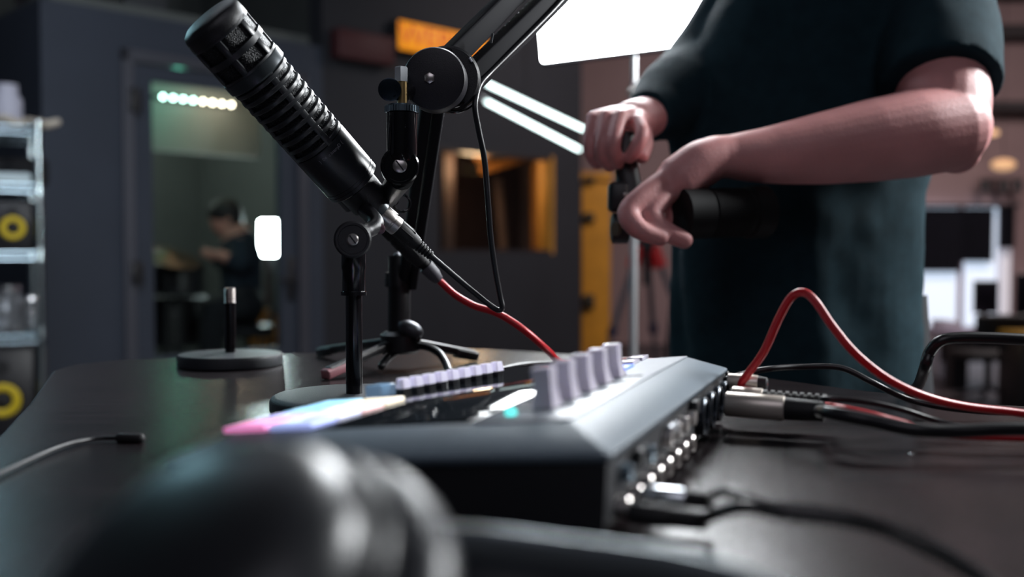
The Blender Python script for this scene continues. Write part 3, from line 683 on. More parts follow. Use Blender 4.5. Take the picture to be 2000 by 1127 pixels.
# neck, tail ring
mb = MB(); mb.lathe(axT, A, [(mt(418), .0160), (mt(424), .0152), (mt(488), .0142)], 48); mb.build('neck', M_mattblack, mic)
mb = MB(); mb.lathe(axT, A, [(mt(486), .0120), (mt(487), .0124), (mt(504), .0124), (mt(505), .0116)], 48); mb.build('tail_ring', mat('satin_black_ring', (0, 0, 0)), mic)
# clip of the desk stand, hanging the tail of the microphone
nk = axT + A * mt(452)
swc = V((s1_.x, s1_.y - .004, sw.z))
clip = stand
mb = MB(); mb.lathe(axT, A, [(mt(426), .0168), (mt(426), .0184), (mt(474), .0178), (mt(474), .0158)], 40, False); mb.build('clamp_ring', M_mattblack, stand)
mb = MB(); e_ = P(735, 436, .835); mb.tube([swc + V((.004, .0, .002)), rp(swc, e_, .55) + V((0, 0, -.001)), e_, nk + V((0, 0, -.012))], [.0075, .0065, .0065, .0075]); mb.build('clamp_arm', M_mattblack, stand)
mb = MB(); q = P(742, 447, .83); mb.lathe(q, (CAM - q), [(0, .0045), (.003, .0045), (.004, .003)], 20); mb.build('clamp_bolt', mat('purple_grey_bolt', srgb(120, 96, 104), .35, .8), stand)

# second stand further back with an empty threaded pole
s2_ = V((-.3205, 1.130, TZ))
st2 = empty('desk_microphone_stand', s2_, 'round-based black desk stand at the back left with a bare pole', 'microphone stand')
mb = MB(); mb.lathe(s2_, (0, 0, 1), [(0, .057), (.0015, .0585), (.011, .0585), (.0135, .057), (.015, .010)], 64); mb.build('base', mat('stand_base_paint', (0, 0, 0)), st2)
za_ = P(455, 592, 1.13).z; zb_ = P(455, 562, 1.13).z
mb = MB(); mb.lathe(s2_ + V((0, 0, .015)), (0, 0, 1), [(0, .0060), (za_ - TZ - .015, .0060)], 24); mb.build('pole', M_gloss, st2)
mb = MB(); prof = [(0, .0065)]
for i in range(8): prof += [(i * .0021 + .0005, .0066), (i * .0021 + .0015, .0052)]
prof += [(zb_ - za_, .0062), (zb_ - za_, .003)]
mb.lathe(V((s2_.x, s2_.y, za_)), (0, 0, 1), prof, 24); mb.build('thread', M_nickel, st2)

# ------------------------------------------------------------------ XLR plug of the front microphone
def xlr(a, d, name, lab, shell_m, L1=.016, L2=.020, L3=.017, r=.0088, grp=None, boot=True, barrel_label=None):
    d = V(d).normalized(); t = empty(name, a, lab, 'connector', grp)
    mb = MB(); mb.lathe(a, d, [(0, r * .93), (.001, r), (L1 * .62, r), (L1 * .64, r * .93), (L1 * .72, r * .93), (L1 * .74, r), (L1, r * .98), (L1 + .0008, r * .9)], 36); mb.build('shell', shell_m, t)
    side = d.cross(V((0, 0, 1))).normalized(); upv = side.cross(d)
    mb = MB(); mb.box(a + d * L1 * .45 + upv * r * .98, (L1 * .5, r * .5, .0016), Matrix((d, side, upv)).transposed(), .0004); mb.build('latch', M_nickel, t)
    mb = MB(); pr = [(L1, r * .9), (L1 + .001, r * .95), (L1 + L2 * .5, r * .92), (L1 + L2, r * .72)]
    mb.lathe(a, d, pr, 32)
    for j in range(8):
        an = j * math.pi / 4; rd2 = side * math.cos(an) + upv * math.sin(an)
        mb.box(a + d * (L1 + L2 * .4) + rd2 * r * .90, (L2 * .6, .0012, .0012), Matrix((d, rd2.cross(d).normalized(), rd2)).transposed(), .0002)
    mb.build('grip', M_rubber, t)
    pr = [(L1 + L2, r * .66)]; nrib = 6
    for j in range(nrib):
        z0 = L1 + L2 + j * L3 / nrib; rr_ = r * (.66 - .22 * j / nrib)
        pr += [(z0 + L3 / nrib * .1, rr_), (z0 + L3 / nrib * .55, rr_), (z0 + L3 / nrib * .6, rr_ * .72), (z0 + L3 / nrib, rr_ * .72)]
    mb = MB(); mb.lathe(a, d, pr, 28); mb.build('strain_relief', M_rubber, t)
    return a + d * (L1 + L2 + L3)
xa = axT + A * mt(505)
xb = P(843, 501, .905)
fdir = (xb - xa).normalized(); Lt = (xb - xa).length
xe = xlr(xa, fdir, 'xlr_connector', 'silver and black plug in the tail of the front microphone', M_nickel, Lt * .34, Lt * .36, Lt * .30, .0088)
def cable(pts, r, m, name, lab, grp=None, seg=12, sub=8, cat='cable'):
    mb = MB(); mb.tube(pts, r, seg, sub=sub, round_ends=True); return setp(mb.build(name, m), lab, cat, grp)
M_cab = mat('black_cable_jacket', srgb(24, 24, 28), .35)
tie = P(978, 606, .92)
cable([xe - fdir * .004, P(870, 524, .908), P(905, 554, .912), P(940, 583, .916), P(962, 600, .918), P(974, 606, .92), P(981, 600, .92), P(976, 575, .92), P(966, 520, .915), P(958, 460, .905), P(952, 380, .89), P(946, 310, .88), P(935, 255, .875), P(928, 215, .872), P(930, 190, .875), P(938, 165, .885), P(955, 145, .9), P(1000, 100, .925), P(1075, 25, .97), P(1120, -25, 1.0)],
      .0026, M_cab, 'microphone_cable', 'black cable looping from the front microphone up to the boom arm')
# ------------------------------------------------------------------ the second microphone, behind the first
a2T = P(470, 110, .895); a2B = P(708, 385, .965); A2 = (a2B - a2T).normalized(); L2_ = (a2B - a2T).length
mic2 = empty('studio_microphone', a2B, 'black microphone hidden behind the larger one, hung from the boom arm', 'microphone')
mb = MB(); mb.lathe(a2T, A2, [(0, .004), (.003, .016), (.010, .0215), (.05, .0215), (.05, .0205), (L2_ * .6, .0205), (L2_ * .6, .0215), (L2_, .0215), (L2_ + .004, .014), (L2_ + .03, .013)], 48); mb.build('body', M_mattblack, mic2)
x2a = a2B + A2 * .028
x2b = P(858, 548, 1.0)
f2 = (x2b - x2a).normalized(); Lx = (x2b - x2a).length
xe2 = xlr(x2a, f2, 'xlr_connector', 'black plug with the red cable, behind the silver plug', M_rubber, Lx * .4, Lx * .3, Lx * .3 - .018, .0105)
mb = MB(); mb.lathe(xe2 - f2 * .002, f2, [(0, .0078), (.012, .0072), (.019, .0052), (.020, .004)], 24)
setp(mb.build('cable_sleeve', mat('grey_boot', srgb(74, 72, 80), .55)), 'grey collar at the start of the red cable', 'cable sleeve')
cable([xe2 + f2 * .014, P(866, 556, 1.0), P(890, 577, .995), P(925, 597, .99), P(960, 608, .985), P(990, 622, .98), P(1030, 650, .98), P(1070, 685, 1.0), P(1100, 711, 1.06), V((.085, 1.13, TZ + .0045)), V((.15, 1.13, TZ + .0045)), V((.185, 1.06, TZ + .0045))],
      .0036, M_red, 'microphone_cable', 'red cable hanging from the rear microphone and passing behind the mixer')

# ------------------------------------------------------------------ boom arm
boom = empty('boom_arm', P(790, 700, 1.1), 'black boom arm on a small tripod base rising behind the microphones', 'boom arm')
JD = .86
J = P(850, 157, JD)
fc = (CAM - J); fc = V((fc.x - .12 * fc.length, fc.y, fc.z * .2)).normalized()
mb = MB(); mb.lathe(J - fc * .012, fc, [(0, .025), (.002, .0275), (.018, .0275), (.021, .0262), (.0225, .022)], 56); mb.build('joint_disc', mat('matt_plum_black', srgb(26, 25, 33), .5, bump=.1, bscale=1200), boom)
J2 = J + V((.010, .022, .004)); mb = MB(); mb.lathe(J2, fc, [(-.012, .028), (.008, .029), (.010, .027)], 56); mb.build('joint_disc', M_mattblack, boom)
mb = MB(); q = J + fc * .0095 + V((-.0035, 0, .0005)); mb.lathe(q, fc, [(0, .0048), (.0022, .0048), (.003, .0035)], 6); mb.build('hex_bolt', M_nickel, boom)
M_bar = mat('flat_black_bar', srgb(24, 24, 29), .75, spec=.15)
def bar(a, b, w, h, name, m=M_bar, parent=boom, face=None):
    mb = MB(); mb.box((a + b) / 2, ((b - a).length, h, w), frame3(b - a, V((0, 0, 1))), .0022); return mb.build(name, m, parent)
b1a = P(872, 122, .875); b1b = P(1075, -82, 1.02); bar(b1a, b1b, .0215, .014, 'upper_bar')
b2a = P(905, 170, .885); b2b = P(1140, -62, 1.03); bar(b2a, b2b, .0235, .014, 'upper_bar')
# bright spring ends between the bars
mb = MB(); mb.tube([P(917, 113, .868), P(922, 121, .868)], .0012, 8); mb.tube([P(962, 66, .89), P(959, 84, .89)], .0013, 8); mb.build('spring_end', M_chrome, boom)
mb = MB(); n = 60; a = P(924, 123, .90); b = P(1080, -30, 1.02); pts = []
M_ = frame3(b - a)
for i in range(n * 8 + 1):
    t_ = i / (n * 8); an = i / 8 * 2 * math.pi; pts.append(a + (b - a) * t_ + M_ @ V((0, .004 * math.cos(an), .004 * math.sin(an))))
mb.tube(pts, .0009, 5, smooth_path=False); mb.build('spring', M_mattblack, boom)
# lower arm
l1a = P(843, 205, .90); l1b = P(788, 600, 1.10)
for dx, w_ in ((-11, .013), (14, .013)):
    bar(P(846 + dx, 190, .90), P(794 + dx * .8, 560, 1.10), w_, .010, 'lower_bar')
mb = MB(); mb.tube([P(780, 545, 1.10), P(779, 655, 1.10)], .0125, 24); mb.lathe(P(779, 560, 1.10), (0, 0, 1), [(0, .0155), (.016, .0155)], 24); mb.build('base_post', M_mattblack, boom)
mb = MB(); mb.tube([P(773, 522, 1.085), P(776, 500, 1.085)], .0040, 12, round_ends=True); mb.build('tension_knob', mat('grey_knob', srgb(90, 92, 98), .4, .6), boom)
mb = MB(); mb.tube([P(776, 500, 1.09), P(777, 560, 1.09)], .010, 16); mb.build('knob_post', M_mattblack, boom)
mb = MB(); mb.sphere(P(802, 643, 1.085), .011, 20, (1.35, 1, .8), Matrix.Rotation(math.radians(25), 3, 'Y')); mb.tube([P(779, 634, 1.09), P(802, 643, 1.085)], .005); mb.build('clamp_knob', mat('grey_knob', (0, 0, 0)), boom)
hub = P(782, 668, 1.10)
mb = MB(); mb.lathe(V((hub.x, hub.y, hub.z - .012)), (0, 0, 1), [(0, .018), (.003, .022), (.02, .022), (.024, .017)], 32)
for an in (.4, 1.4, 3.9): mb.sphere(hub + V((.022 * math.cos(an), -.016, .012 * math.sin(an))), .0042, 12)
mb.build('tripod_hub', M_black, boom)
M_pinkfoot = mat('pinkish_rubber_foot', srgb(150, 96, 104), .5)
for (x, y, m_) in ((930, 700, M_black), (652, 735, M_pinkfoot), (700, 690, M_black)):
    if y == 700: ft = V((-.0445, 1.172, TZ + .006))
    elif y == 735: ft = V((-.186, 1.000, TZ + .006))
    else: ft = V((-.235, 1.22, TZ + .006))
    st = hub + (ft - hub).normalized() * .012
    mid = rp(st, ft, .5) + V((0, 0, .004))
    mb = MB(); mb.box((st + ft) / 2 + V((0, 0, .002)), ((ft - st).length, .010, .010), frame3(ft - st), .0025); lg = mb.build('leg', M_mattblack, boom)
    dr2 = (ft - st).normalized(); mb = MB(); L_ = .05 if y == 735 else .034
    mb.box(ft - dr2 * L_ * .4 , (L_, .013, .011), frame3(dr2), .003); mb.build('rubber_foot', m_, lg)
# end socket on the boom: knob, thumb ring, collar, sleeve, swivel
SX = P(783, 250, .84)
def at(x, y, d=.84): return P(x, y, d)
mb = MB(); q0 = at(784, 160); q1 = at(784, 131); mb.lathe(q0, (0, 0, 1), [(0, .0060), (q1.z - q0.z - .001, .0060), (q1.z - q0.z, .0052)], 6); mb.build('hex_nut', mat('bright_zinc', (.8, .84, .88), .38, .7), boom)
mb = MB(); q0 = at(786, 206); mb.lathe(q0, (0, 0, 1), [(0, .0042), (at(0, 160).z - at(0, 206).z, .0042)], 16); mb.build('stud', mat('brass_stud', srgb(190, 160, 110), .3, .9), boom)
mb = MB(); c_ = at(761, 175, .832); ax_ = (CAM - c_).normalized(); mb.lathe(c_ - ax_ * .0015, ax_, [(0, .0085), (.0005, .0096), (.0026, .0096), (.003, .0085)], 36)
mb.tube([at(770, 186, .832), at(778, 195, .84), at(786, 198, .84)], .0016); mb.build('thumb_screw', mat('teal_black_paddle', srgb(28, 40, 50), .25, .6), boom)
mb = MB(); mb.tube([at(788, 186, .848), at(805, 176, .858), at(828, 170, .866)], [.006, .008, .011]); mb.build('socket_bracket', M_mattblack, boom)
c_ = at(785, 222); prof = [(0, .0126), (.0008, .0142), (.0060, .0142), (.0072, .0128)]
mb = MB(); mb.lathe(c_, (0, 0, 1), prof, 48)
for j in range(40):
    an = j * math.pi / 20; mb.box(c_ + V((.0142 * math.cos(an), .0142 * math.sin(an), .0034)), (.0008, .0008, .005))
mb.build('knurled_collar', mat('blue_steel', (.35, .45, .52), .22, 1), boom)
mb = MB(); c_ = at(785, 306); mb.lathe(c_, (0, 0, 1), [(-.004, .0110), (.002, .0128), (at(0, 222).z - c_.z, .0128)], 48); mb.build('sleeve', mat('gloss_black_sleeve', srgb(12, 12, 15), .1, spec=.8), boom)
M_dotp = mat('grey_print', (0, 0, 0)); mb = MB()
for i in range(2):
    for j in range(3): mb.box(at(787 + i * 4, 240 + j * 4, .8272), (.0006, .0003, .0006))
mb.build('printed_dots', M_dotp, boom)
swc2 = at(781, 326, .842); tc2 = (CAM - swc2); tc2 = V((tc2.x, tc2.y, 0)).normalized()
mb = MB(); mb.lathe(swc2 - tc2 * .0105, tc2, [(0, .015), (.001, .0162), (.0195, .0162), (.021, .0150), (.021, .0132), (.0205, .0130)], 48); mb.build('swivel', M_gloss, boom)
mb_screw(swc2 + tc2 * .0095, tc2, .0060, boom)
mb = MB(); mb.tube([swc2 + V((0, .006, -.008)), P(765, 372, .88), P(745, 400, .92), P(735, 415, .95)], [.012, .010, .011, .012]); mb.build('clamp_arm', M_mattblack, boom)
mb = MB(); c_ = P(785, 397, .90); mb.torus(c_, (CAM - c_) + V((.35, 0, 0)), .0078, .0013, 36, 8); mb.tube([P(772, 392, .90), P(755, 395, .91)], .004); mb.build('clamp_ring', M_gloss, boom)
# cable guides under the joint
mb = MB(); mb.tube([P(868, 205, .87), P(890, 207, .872), P(912, 196, .875), P(926, 178, .88)], .0016, 8); mb.tube([P(868, 214, .87), P(895, 218, .872), P(922, 204, .875), P(936, 180, .88)], .0016, 8); mb.build('cable_guide', M_gloss, boom)

# cables lying on the table behind the keys
cable([P(745, 715, 1.06), P(760, 697, 1.08), P(785, 682, 1.09), P(825, 676, 1.09), P(855, 688, 1.07), P(870, 708, 1.05), P(878, 726, 1.03), P(890, 738, 1.0)], .0042, M_cab, 'power_cable', 'black cable arching over the table behind the row of clear keys')
cable([V((-.05, .93, TZ + .004)), V((-.02, 1.03, TZ + .004)), V((.02, 1.10, TZ + .004)), V((.09, 1.10, TZ + .004)), V((.16, 1.08, TZ + .004)), V((.22, 1.02, TZ + .004))], .0032, M_cab, 'power_cable', 'black cable lying flat on the table behind the mixer')

# ------------------------------------------------------------------ the mixer
N0 = V((.0421, .4215, 0)); F0 = V((.1629, .7464, 0)); MA = (F0 - N0).normalized(); MBv = V((-MA.y, MA.x, 0)); ML = (F0 - N0).length
SL = .10; RH = .041
def mx(a, b, z): return N0 + MA * a + MBv * b + V((0, 0, TZ + z))
def topz(b): return .0507 - SL * (b - .025)
WD = .235
mixer = empty('audio_mixer', mx(ML / 2, WD / 2, 0), 'slate grey podcast mixer with lit pads, faders and a row of clear keys', 'audio mixer')
def ring_at(z_fn, inset): return [mx(inset, inset, z_fn(inset)), mx(ML - inset, inset, z_fn(inset)), mx(ML - inset, WD - inset, z_fn(WD - inset)), mx(inset, WD - inset, z_fn(WD - inset))]
low = [mx(.004, .004, .006), mx(ML - .004, .004, .006), mx(ML - .004, WD - .004, .006), mx(.004, WD - .004, .006)]
rim_lo = [mx(.002, .002, RH - .004), mx(ML - .002, .002, RH - .004), mx(ML - .002, WD - .002, .016), mx(.002, WD - .002, .016)]
rim = [mx(0, 0, RH), mx(ML, 0, RH), mx(ML, WD, .020), mx(0, WD, .020)]
top = ring_at(topz, .025)
mb = MB(); mb.quadstrip([low, rim_lo]); mb.build('lower_body', mat('dark_mixer_body', srgb(26, 27, 32), .6, bump=.1, bscale=900), mixer, True)
mb = MB(); mb.quadstrip([rim_lo, rim, top]); mb.build('upper_shell', M_mixer, mixer, True, bevel=.0015)
tn = (V((0, 0, 1)) + MBv * SL).normalized(); TB = (MBv - V((0, 0, 1)) * SL).normalized(); TR = Matrix((MA, TB, tn)).transposed()
def tb(a, b, h=0): return mx(a, b, topz(b)) + tn * h
def plate(mb, a0, a1, b0, b1, h0, h1, bevel=.0005): mb.box((tb(a0, b0) + tb(a1, b1)) / 2 + tn * (h0 + h1) / 2, (abs(a1 - a0), abs(b1 - b0), abs(h1 - h0)), TR, bevel); return mb
# panel faces
mb = MB(); plate(mb, .026, ML - .026, .026, .075, .0, .0012); mb.build('fader_panel', mat('pale_fader_panel', srgb(150, 156, 164), .35, noise=.04), mixer)
mb = MB(); plate(mb, .030, ML - .026, .077, .209, .0, .0010); mb.build('glossy_panel', mat('mirror_black_panel', srgb(30, 34, 38), .06, spec=.7), mixer)
# five faders
M_fader = mat('clear_fader_cap', srgb(214, 208, 222), .2, coat=.5, sss=.7)
M_fader.node_tree.nodes['Principled BSDF'].inputs['Subsurface Radius'].default_value = (.02, .02, .024)
for i in range(5):
    a = .062 + i * .0335; b = .049
    mb = MB(); plate(mb, a - .0008, a + .0008, b - .018, b + .024, .0012, .0018, 0); mb.build('fader_slot', M_black, mixer)
    w = .0086; mb = MB(); rings = []
    for (h, ws, ls) in ((.0020, 1.0, .0062), (.005, .74, .0052), (.012, .55, .0045), (.019, .62, .0048), (.0215, .64, .0050), (.0225, .45, .0042)):
        rings.append([tb(a + sx_ * w * ws, b + sy_ * ls, h) for sx_, sy_ in ((-1, -1), (-.5, -1.1), (.5, -1.1), (1, -1), (1, 1), (.5, 1.1), (-.5, 1.1), (-1, 1))])
    mb.quadstrip(rings); mb.build('fader_cap', M_fader, mixer)
mb = MB(); mb.sphere(tb(.045, .062, .002), .0028, 14); mb.build('indicator_light', mat('cyan_led', (.2, 1, .9), .4, emit=(.1, .9, .85), strength=1.6), mixer)
mb = MB(); plate(mb, .238, .262, .052, .066, .001, .003); mb.build('lit_button', mat('blue_led_button', (.1, .2, 1), .4, emit=(.12, .22, 1.0), strength=1.0), mixer)
for a in (.275, .305): mb = MB(); plate(mb, a, a + .02, .056, .068, .001, .004); mb.build('button', M_fader, mixer)
# nine clear keys
M_key = mat('clear_key_cap', srgb(222, 218, 236), .22, coat=.3, emit=(.8, .78, 1.0), strength=.24, sss=.5)
M_key.node_tree.nodes['Principled BSDF'].inputs['Subsurface Radius'].default_value = (.02, .02, .024)
M_keybase = mat('key_stem', srgb(24, 24, 30), .4)
K0 = RP(790, 772, tb(.1, .17), tn); K8 = RP(972, 737, tb(.1, .17), tn)
kd = (K8 - K0).normalized(); ks = tn.cross(kd).normalized(); KR = Matrix((kd, ks, tn)).transposed(); kl = (K8 - K0).length / 8
for i in range(9):
    c = K0 + kd * kl * i; w = kl * .335
    mb = MB(); mb.box(c + tn * .0028, (w * 1.5, w * 1.4, .0042), KR, .0004)
    for s_ in (-.5, 0, .5): mb.box(c + tn * .0028 + kd * w * s_ - ks * w * .72, (w * .2, .001, .0040), KR)
    kb = mb.build('key_stem', M_keybase, mixer)
    mb = MB(); rings = []
    for (h, s_) in ((.0046, 1.0), (.0075, .96), (.0105, .84), (.0112, .80)):
        rings.append([c + tn * h + kd * w * s_ * x + ks * w * s_ * y for x, y in ((-1, -.8), (-.8, -1), (.8, -1), (1, -.8), (1, .8), (.8, 1), (-.8, 1), (-1, .8))])
    rings.append([c + tn * .0100 + kd * w * .6 * x + ks * w * .6 * y for x, y in ((-1, -.8), (-.8, -1), (.8, -1), (1, -.8), (1, .8), (.8, 1), (-.8, 1), (-1, .8))])
    mb.quadstrip(rings); mb.build('key_cap', M_key, mixer)
# blue translucent switch in front of the keys
q = RP(745, 777, tb(.1, .17), tn); mb = MB(); mb.box(q + tn * .005, (.014, .016, .008), KR, .0015); mb.build('switch_cap', mat('pale_blue_cap', srgb(120, 160, 196), .2, trans=.3, emit=(.5, .7, .9), strength=.12), mixer)
# lit pads, each its own colour
pads = [((.037, .203), (.95, .28, .62), 'pink pad'), ((.064, .203), (.50, .42, .95), 'lavender pad'), ((.091, .203), (.30, .68, .95), 'sky blue pad'), ((.118, .203), (.35, .72, .95), 'bright cyan pad'),
        ((.037, .175), (.42, .50, .95), 'blue pad'), ((.064, .175), (.72, .74, .95), 'pale lavender pad'), ((.091, .175), (.98, .66, .66), 'salmon pad'), ((.118, .175), (.95, .84, .66), 'cream pad')]
for (a, b), c, l in pads:
    mb = MB(); plate(mb, a - .0125, a + .0125, b - .013, b + .013, .001, .0040, .001); o = mb.build('lit_pad', mat('pad_' + l.replace(' ', '_'), c, .4, emit=c, strength=.62), mixer); o['label'] = l + ', lit'
# rear panel: combo sockets, jacks, knobs
def rear(a, z): return mx(a, .0005, z)
rn = -MBv
M_sock = mat('socket_plastic', srgb(20, 22, 26), .35)
for i, a in enumerate((.236, .266, .296, .326)):
    o = None; mb = MB(); c = rear(a, .0215) ; mb.lathe(c - rn * .004, rn, [(0, .0125), (.0062, .0125), (.0068, .0118), (.0068, .0098), (.0010, .0095)], 36); mb.build('combo_socket', mat('socket_ring', srgb(60, 66, 74), .25, .7), mixer)
    mb = MB(); mb.lathe(c - rn * .004, rn, [(0, .0093), (.0035, .0093)], 28); mb.build('socket_core', M_sock, mixer)
for i in range(8):
    a = .026 + i * .0232
    mb = MB(); c = rear(a, .0125); mb.lathe(c - rn * .003, rn, [(0, .0052), (.0055, .0052), (.0062, .0044), (.0062, .0030), (.001, .0030)], 24); mb.build('jack_nut', M_nickel, mixer)
    if i % 2 == 0 or i > 4:
        mb = MB(); c = rear(a + .003, .0275); mb.lathe(c - rn * .003, rn, [(0, .0045), (.006, .0045), (.0066, .003)], 20); mb.build('jack_nut', M_nickel if i > 2 else mat('blue_steel', (0, 0, 0)), mixer)
mb = MB(); c = rear(.055, .031); mb.box(c + rn * .001, (.016, .004, .007), Matrix((MA, rn, V((0, 0, 1)))).transposed(), .0005); mb.build('port', M_sock, mixer)
mb = MB(); c = rear(.13, .031); mb.box(c + rn * .001, (.020, .004, .006), Matrix((MA, rn, V((0, 0, 1)))).transposed(), .0005); mb.build('port', M_steel, mixer)
mb = MB(); c = rear(.2, .033); mb.box(c + rn * .001, (.012, .005, .008), Matrix((MA, rn, V((0, 0, 1)))).transposed(), .0005); mb.build('power_switch', M_sock, mixer)
for (a, b) in ((.03, .03), (.31, .03), (.03, .20), (.31, .20)):
    mb = MB(); mb.lathe(mx(a, b, 0), (0, 0, 1), [(0, .009), (.0065, .010)], 20); mb.build('rubber_foot', M_rubber, mixer)

# plugs on the rear
pd = (rn + V((0, 0, -.03))).normalized()
M_beige = mat('champagne_shell', (.62, .56, .50), .38, .7)
def plug(a, z, L1, L2, r, m1, lab, d=pd, ribs=False, start=.006):
    c = rear(a, z) + rn * start; t = empty('cable_plug', c, lab, 'connector', 'plugs in the back of the mixer')
    mb = MB(); mb.lathe(c, d, [(0, r * .94), (.001, r), (L1 - .001, r), (L1, r * .93)], 36); mb.build('shell', m1, t)
    mb = MB(); pr = [(L1, r * .86), (L1 + .001, r * .9)]
    if ribs:
        n = 9
        for j in range(n): z0 = L1 + L2 * j / n; pr += [(z0 + .0004, r * .92), (z0 + L2 / n * .6, r * .92), (z0 + L2 / n * .65, r * .74), (z0 + L2 / n * .98, r * .74)]
    pr += [(L1 + L2, r * .8), (L1 + L2 + .001, r * .55)]
    mb.lathe(c, d, pr, 32); mb.build('boot', M_rubber, t)
    return c + d * (L1 + L2)
def stem_pts(): pass
pA = plug(.296, .0215, .040, .026, .0088, M_beige, 'nearest beige plug in the mixer sockets, with a plain black boot')
pB = plug(.326, .0215, .022, .046, .0088, M_beige, 'second plug with a ribbed black boot behind the beige plug', ribs=True)
pC = plug(.340, .032, .022, .006, .0060, M_beige, 'short pale plug at the corner of the mixer, under the red loop', start=.001)
C1 = P(1447, 753, .735)
cable([pC + V((-.002, 0, 0)), C1, P(1490, 690, .725), P(1522, 620, .715), P(1545, 581, .71), P(1568, 571, .705), P(1592, 588, .70), P(1625, 636, .695), P(1670, 690, .69), P(1730, 738, .69), P(1800, 772, .70), P(1880, 793, .71), P(1985, 806, .72), P(2090, 822, .72)],
      .0030, M_red, 'loop_cable', 'red cable standing up in a tall loop to the right of the mixer')
cable([pB - pd * .004, P(1640, 797, .66), P(1700, 810, .65), P(1745, 822, .65), P(1800, 836, .65), P(1870, 850, .64), P(2100, 858, .63)], .0026, M_red, 'microphone_cable', 'red cable leaving the ribbed plug and running right along the table')
cable([pB - pd * .004, P(1610, 779, .68), P(1690, 785, .68), P(1760, 800, .68), P(1830, 822, .68), P(1900, 835, .67), P(2080, 842, .66)], .0020, M_cab, 'power_cable', 'thin black cable arching from the ribbed plug along the table')
cable([pA - pd * .004, P(1620, 806, .635), P(1700, 822, .62), P(1780, 838, .61), P(1860, 842, .61), P(1960, 838, .61), P(2090, 838, .61)], .0044, M_cab, 'power_cable', 'thickest black cable leaving the beige plug to the right')
cable([rear(.342, .033) , P(1450, 731, .77), P(1500, 721, .77), P(1560, 717, .78), P(1640, 718, .78), P(1700, 745, .77), P(1745, 768, .77), P(1790, 785, .77), P(1860, 798, .76), P(1960, 806, .76), P(2090, 806, .76)], .0024, M_cab, 'power_cable', 'thin dark cable crossing low behind the red loop')
cable([V((.350, .935, .58)), V((.350, .925, .70)), P(1780, 768, .895), P(1794, 752, .86), P(1806, 720, .79), P(1815, 690, .785), P(1835, 667, .78), P(1870, 660, .78), P(1930, 660, .78), P(2000, 663, .78), P(2100, 668, .78)], .0046, M_cab, 'power_cable', 'thick black cable rising and bending level in front of the far desk')
# near lead out of the rear panel
pE = plug(.020, .012, .018, .016, .0052, M_rubber, 'blurred black jack plug in the near end of the mixer back', d=(rn + V((0, -.0, -.02))).normalized(), start=.004)
pF = plug(.046, .014, .020, .012, .0046, M_chrome, 'short chrome plug beside the blurred black jack plug', d=(rn + V((0, 0, .0))).normalized(), start=.004)
cable([pE - rn * .004, P(1450, 990, .400), P(1530, 1003, .398), P(1640, 1014, .395), P(1730, 1035, .385), P(1800, 1068, .37), P(1850, 1092, .36), P(1925, 1140, .345), P(1990, 1200, .33)], .0030, mat('gloss_cable_jacket', srgb(26, 26, 30), .2), 'headphone_cable', 'blurred black cable curving from the mixer to the bottom right corner')
cable([pF - rn * .003, P(1420, 960, .43), P(1500, 985, .415), P(1600, 996, .41), P(1700, 1015, .40), P(1800, 1050, .385), P(1900, 1110, .36), P(1960, 1160, .345)], .0022, mat('gloss_cable_jacket', (0, 0, 0)), 'headphone_cable', 'thinner blurred cable just above the curving black cable')
# dust specks / screw on the table
q = RP(1779, 888, V((0, 0, TZ)), V((0, 0, 1))); mb = MB(); mb.lathe(q, (0, 0, 1), [(0, .0013), (.0008, .0013), (.0012, .0006)], 12); setp(mb.build('screw', M_chrome), 'tiny bright screw lying on the dark table', 'screw')

# phone-like slab under the stand: the thin lead at the far left
q1 = RP(0, 935, V((0, 0, TZ)), V((0, 0, 1))); q2 = RP(110, 885, V((0, 0, TZ)), V((0, 0, 1))); q3 = RP(180, 866, V((0, 0, TZ)), V((0, 0, 1))); q4 = RP(235, 864, V((0, 0, TZ)), V((0, 0, 1)))
up3 = V((0, 0, .003))
cable([q1 * 1.0 + up3 + (q1 - q2) * .3, q1 + up3, q2 + up3, q3 + up3, q4 + up3], .0016, M_cab, 'headphone_cable', 'thin black lead lying at the far left of the table')
mb = MB(); mb.tube([q4 + up3, q4 + up3 + V((.014, -.002, 0))], .0034, round_ends=True); setp(mb.build('cable_plug', M_rubber), 'small black plug at the end of the thin left lead', 'connector')

# ------------------------------------------------------------------ headphones in the foreground
M_hshell = mat('headphone_shell', srgb(34, 36, 40), .36, noise=.05)
M_hpad = mat('headphone_leatherette', srgb(40, 42, 47), .42, bump=.4, bscale=120)
hc = P(388, 1168, .222)
hn = V((-.42, -.50, .76)).normalized()       # outer face direction
hp = empty('headphones', hc, 'black headphones lying closest to the camera at the bottom left', 'headphones')
mb = MB(); RHP = .0425
mb.lathe(hc, hn, [(-.010, RHP * .96), (0, RHP * 1.0), (.006, RHP * .97), (.012, RHP * .86), (.016, RHP * .68), (.0185, RHP * .42), (.0195, RHP * .15), (.0197, .001)], 72); mb.build('ear_cup', M_hshell, hp)
mb = MB(); mb.torus(hc - hn * .019, hn, RHP * 1.06, .0090, 72, 20, 1.0); mb.build('ear_cushion', M_hpad, hp)
mb = MB(); mb.torus(hc - hn * .004, hn, RHP * 1.03, .0030, 72, 12); mb.build('yoke', M_hshell, hp)
# headband: slim arched strip running out to the right
pts = [P(800, 1035, .31), P(862, 1062, .305), P(960, 1072, .30), P(1080, 1088, .295), P(1200, 1104, .288), P(1320, 1122, .28), P(1460, 1160, .27), P(1560, 1220, .262)]
mb = MB(); mb.tube(pts, .0075, 20, flat=(.38, (0, 1, .3)), sub=8); mb.build('headband', mat('headband_metal', srgb(150, 160, 165), .35, .7), hp)
mb = MB(); mb.tube([p + V((0, .001, -.0125)) for p in pts], .0085, 20, sub=8); mb.build('headband_padding', M_hpad, hp)

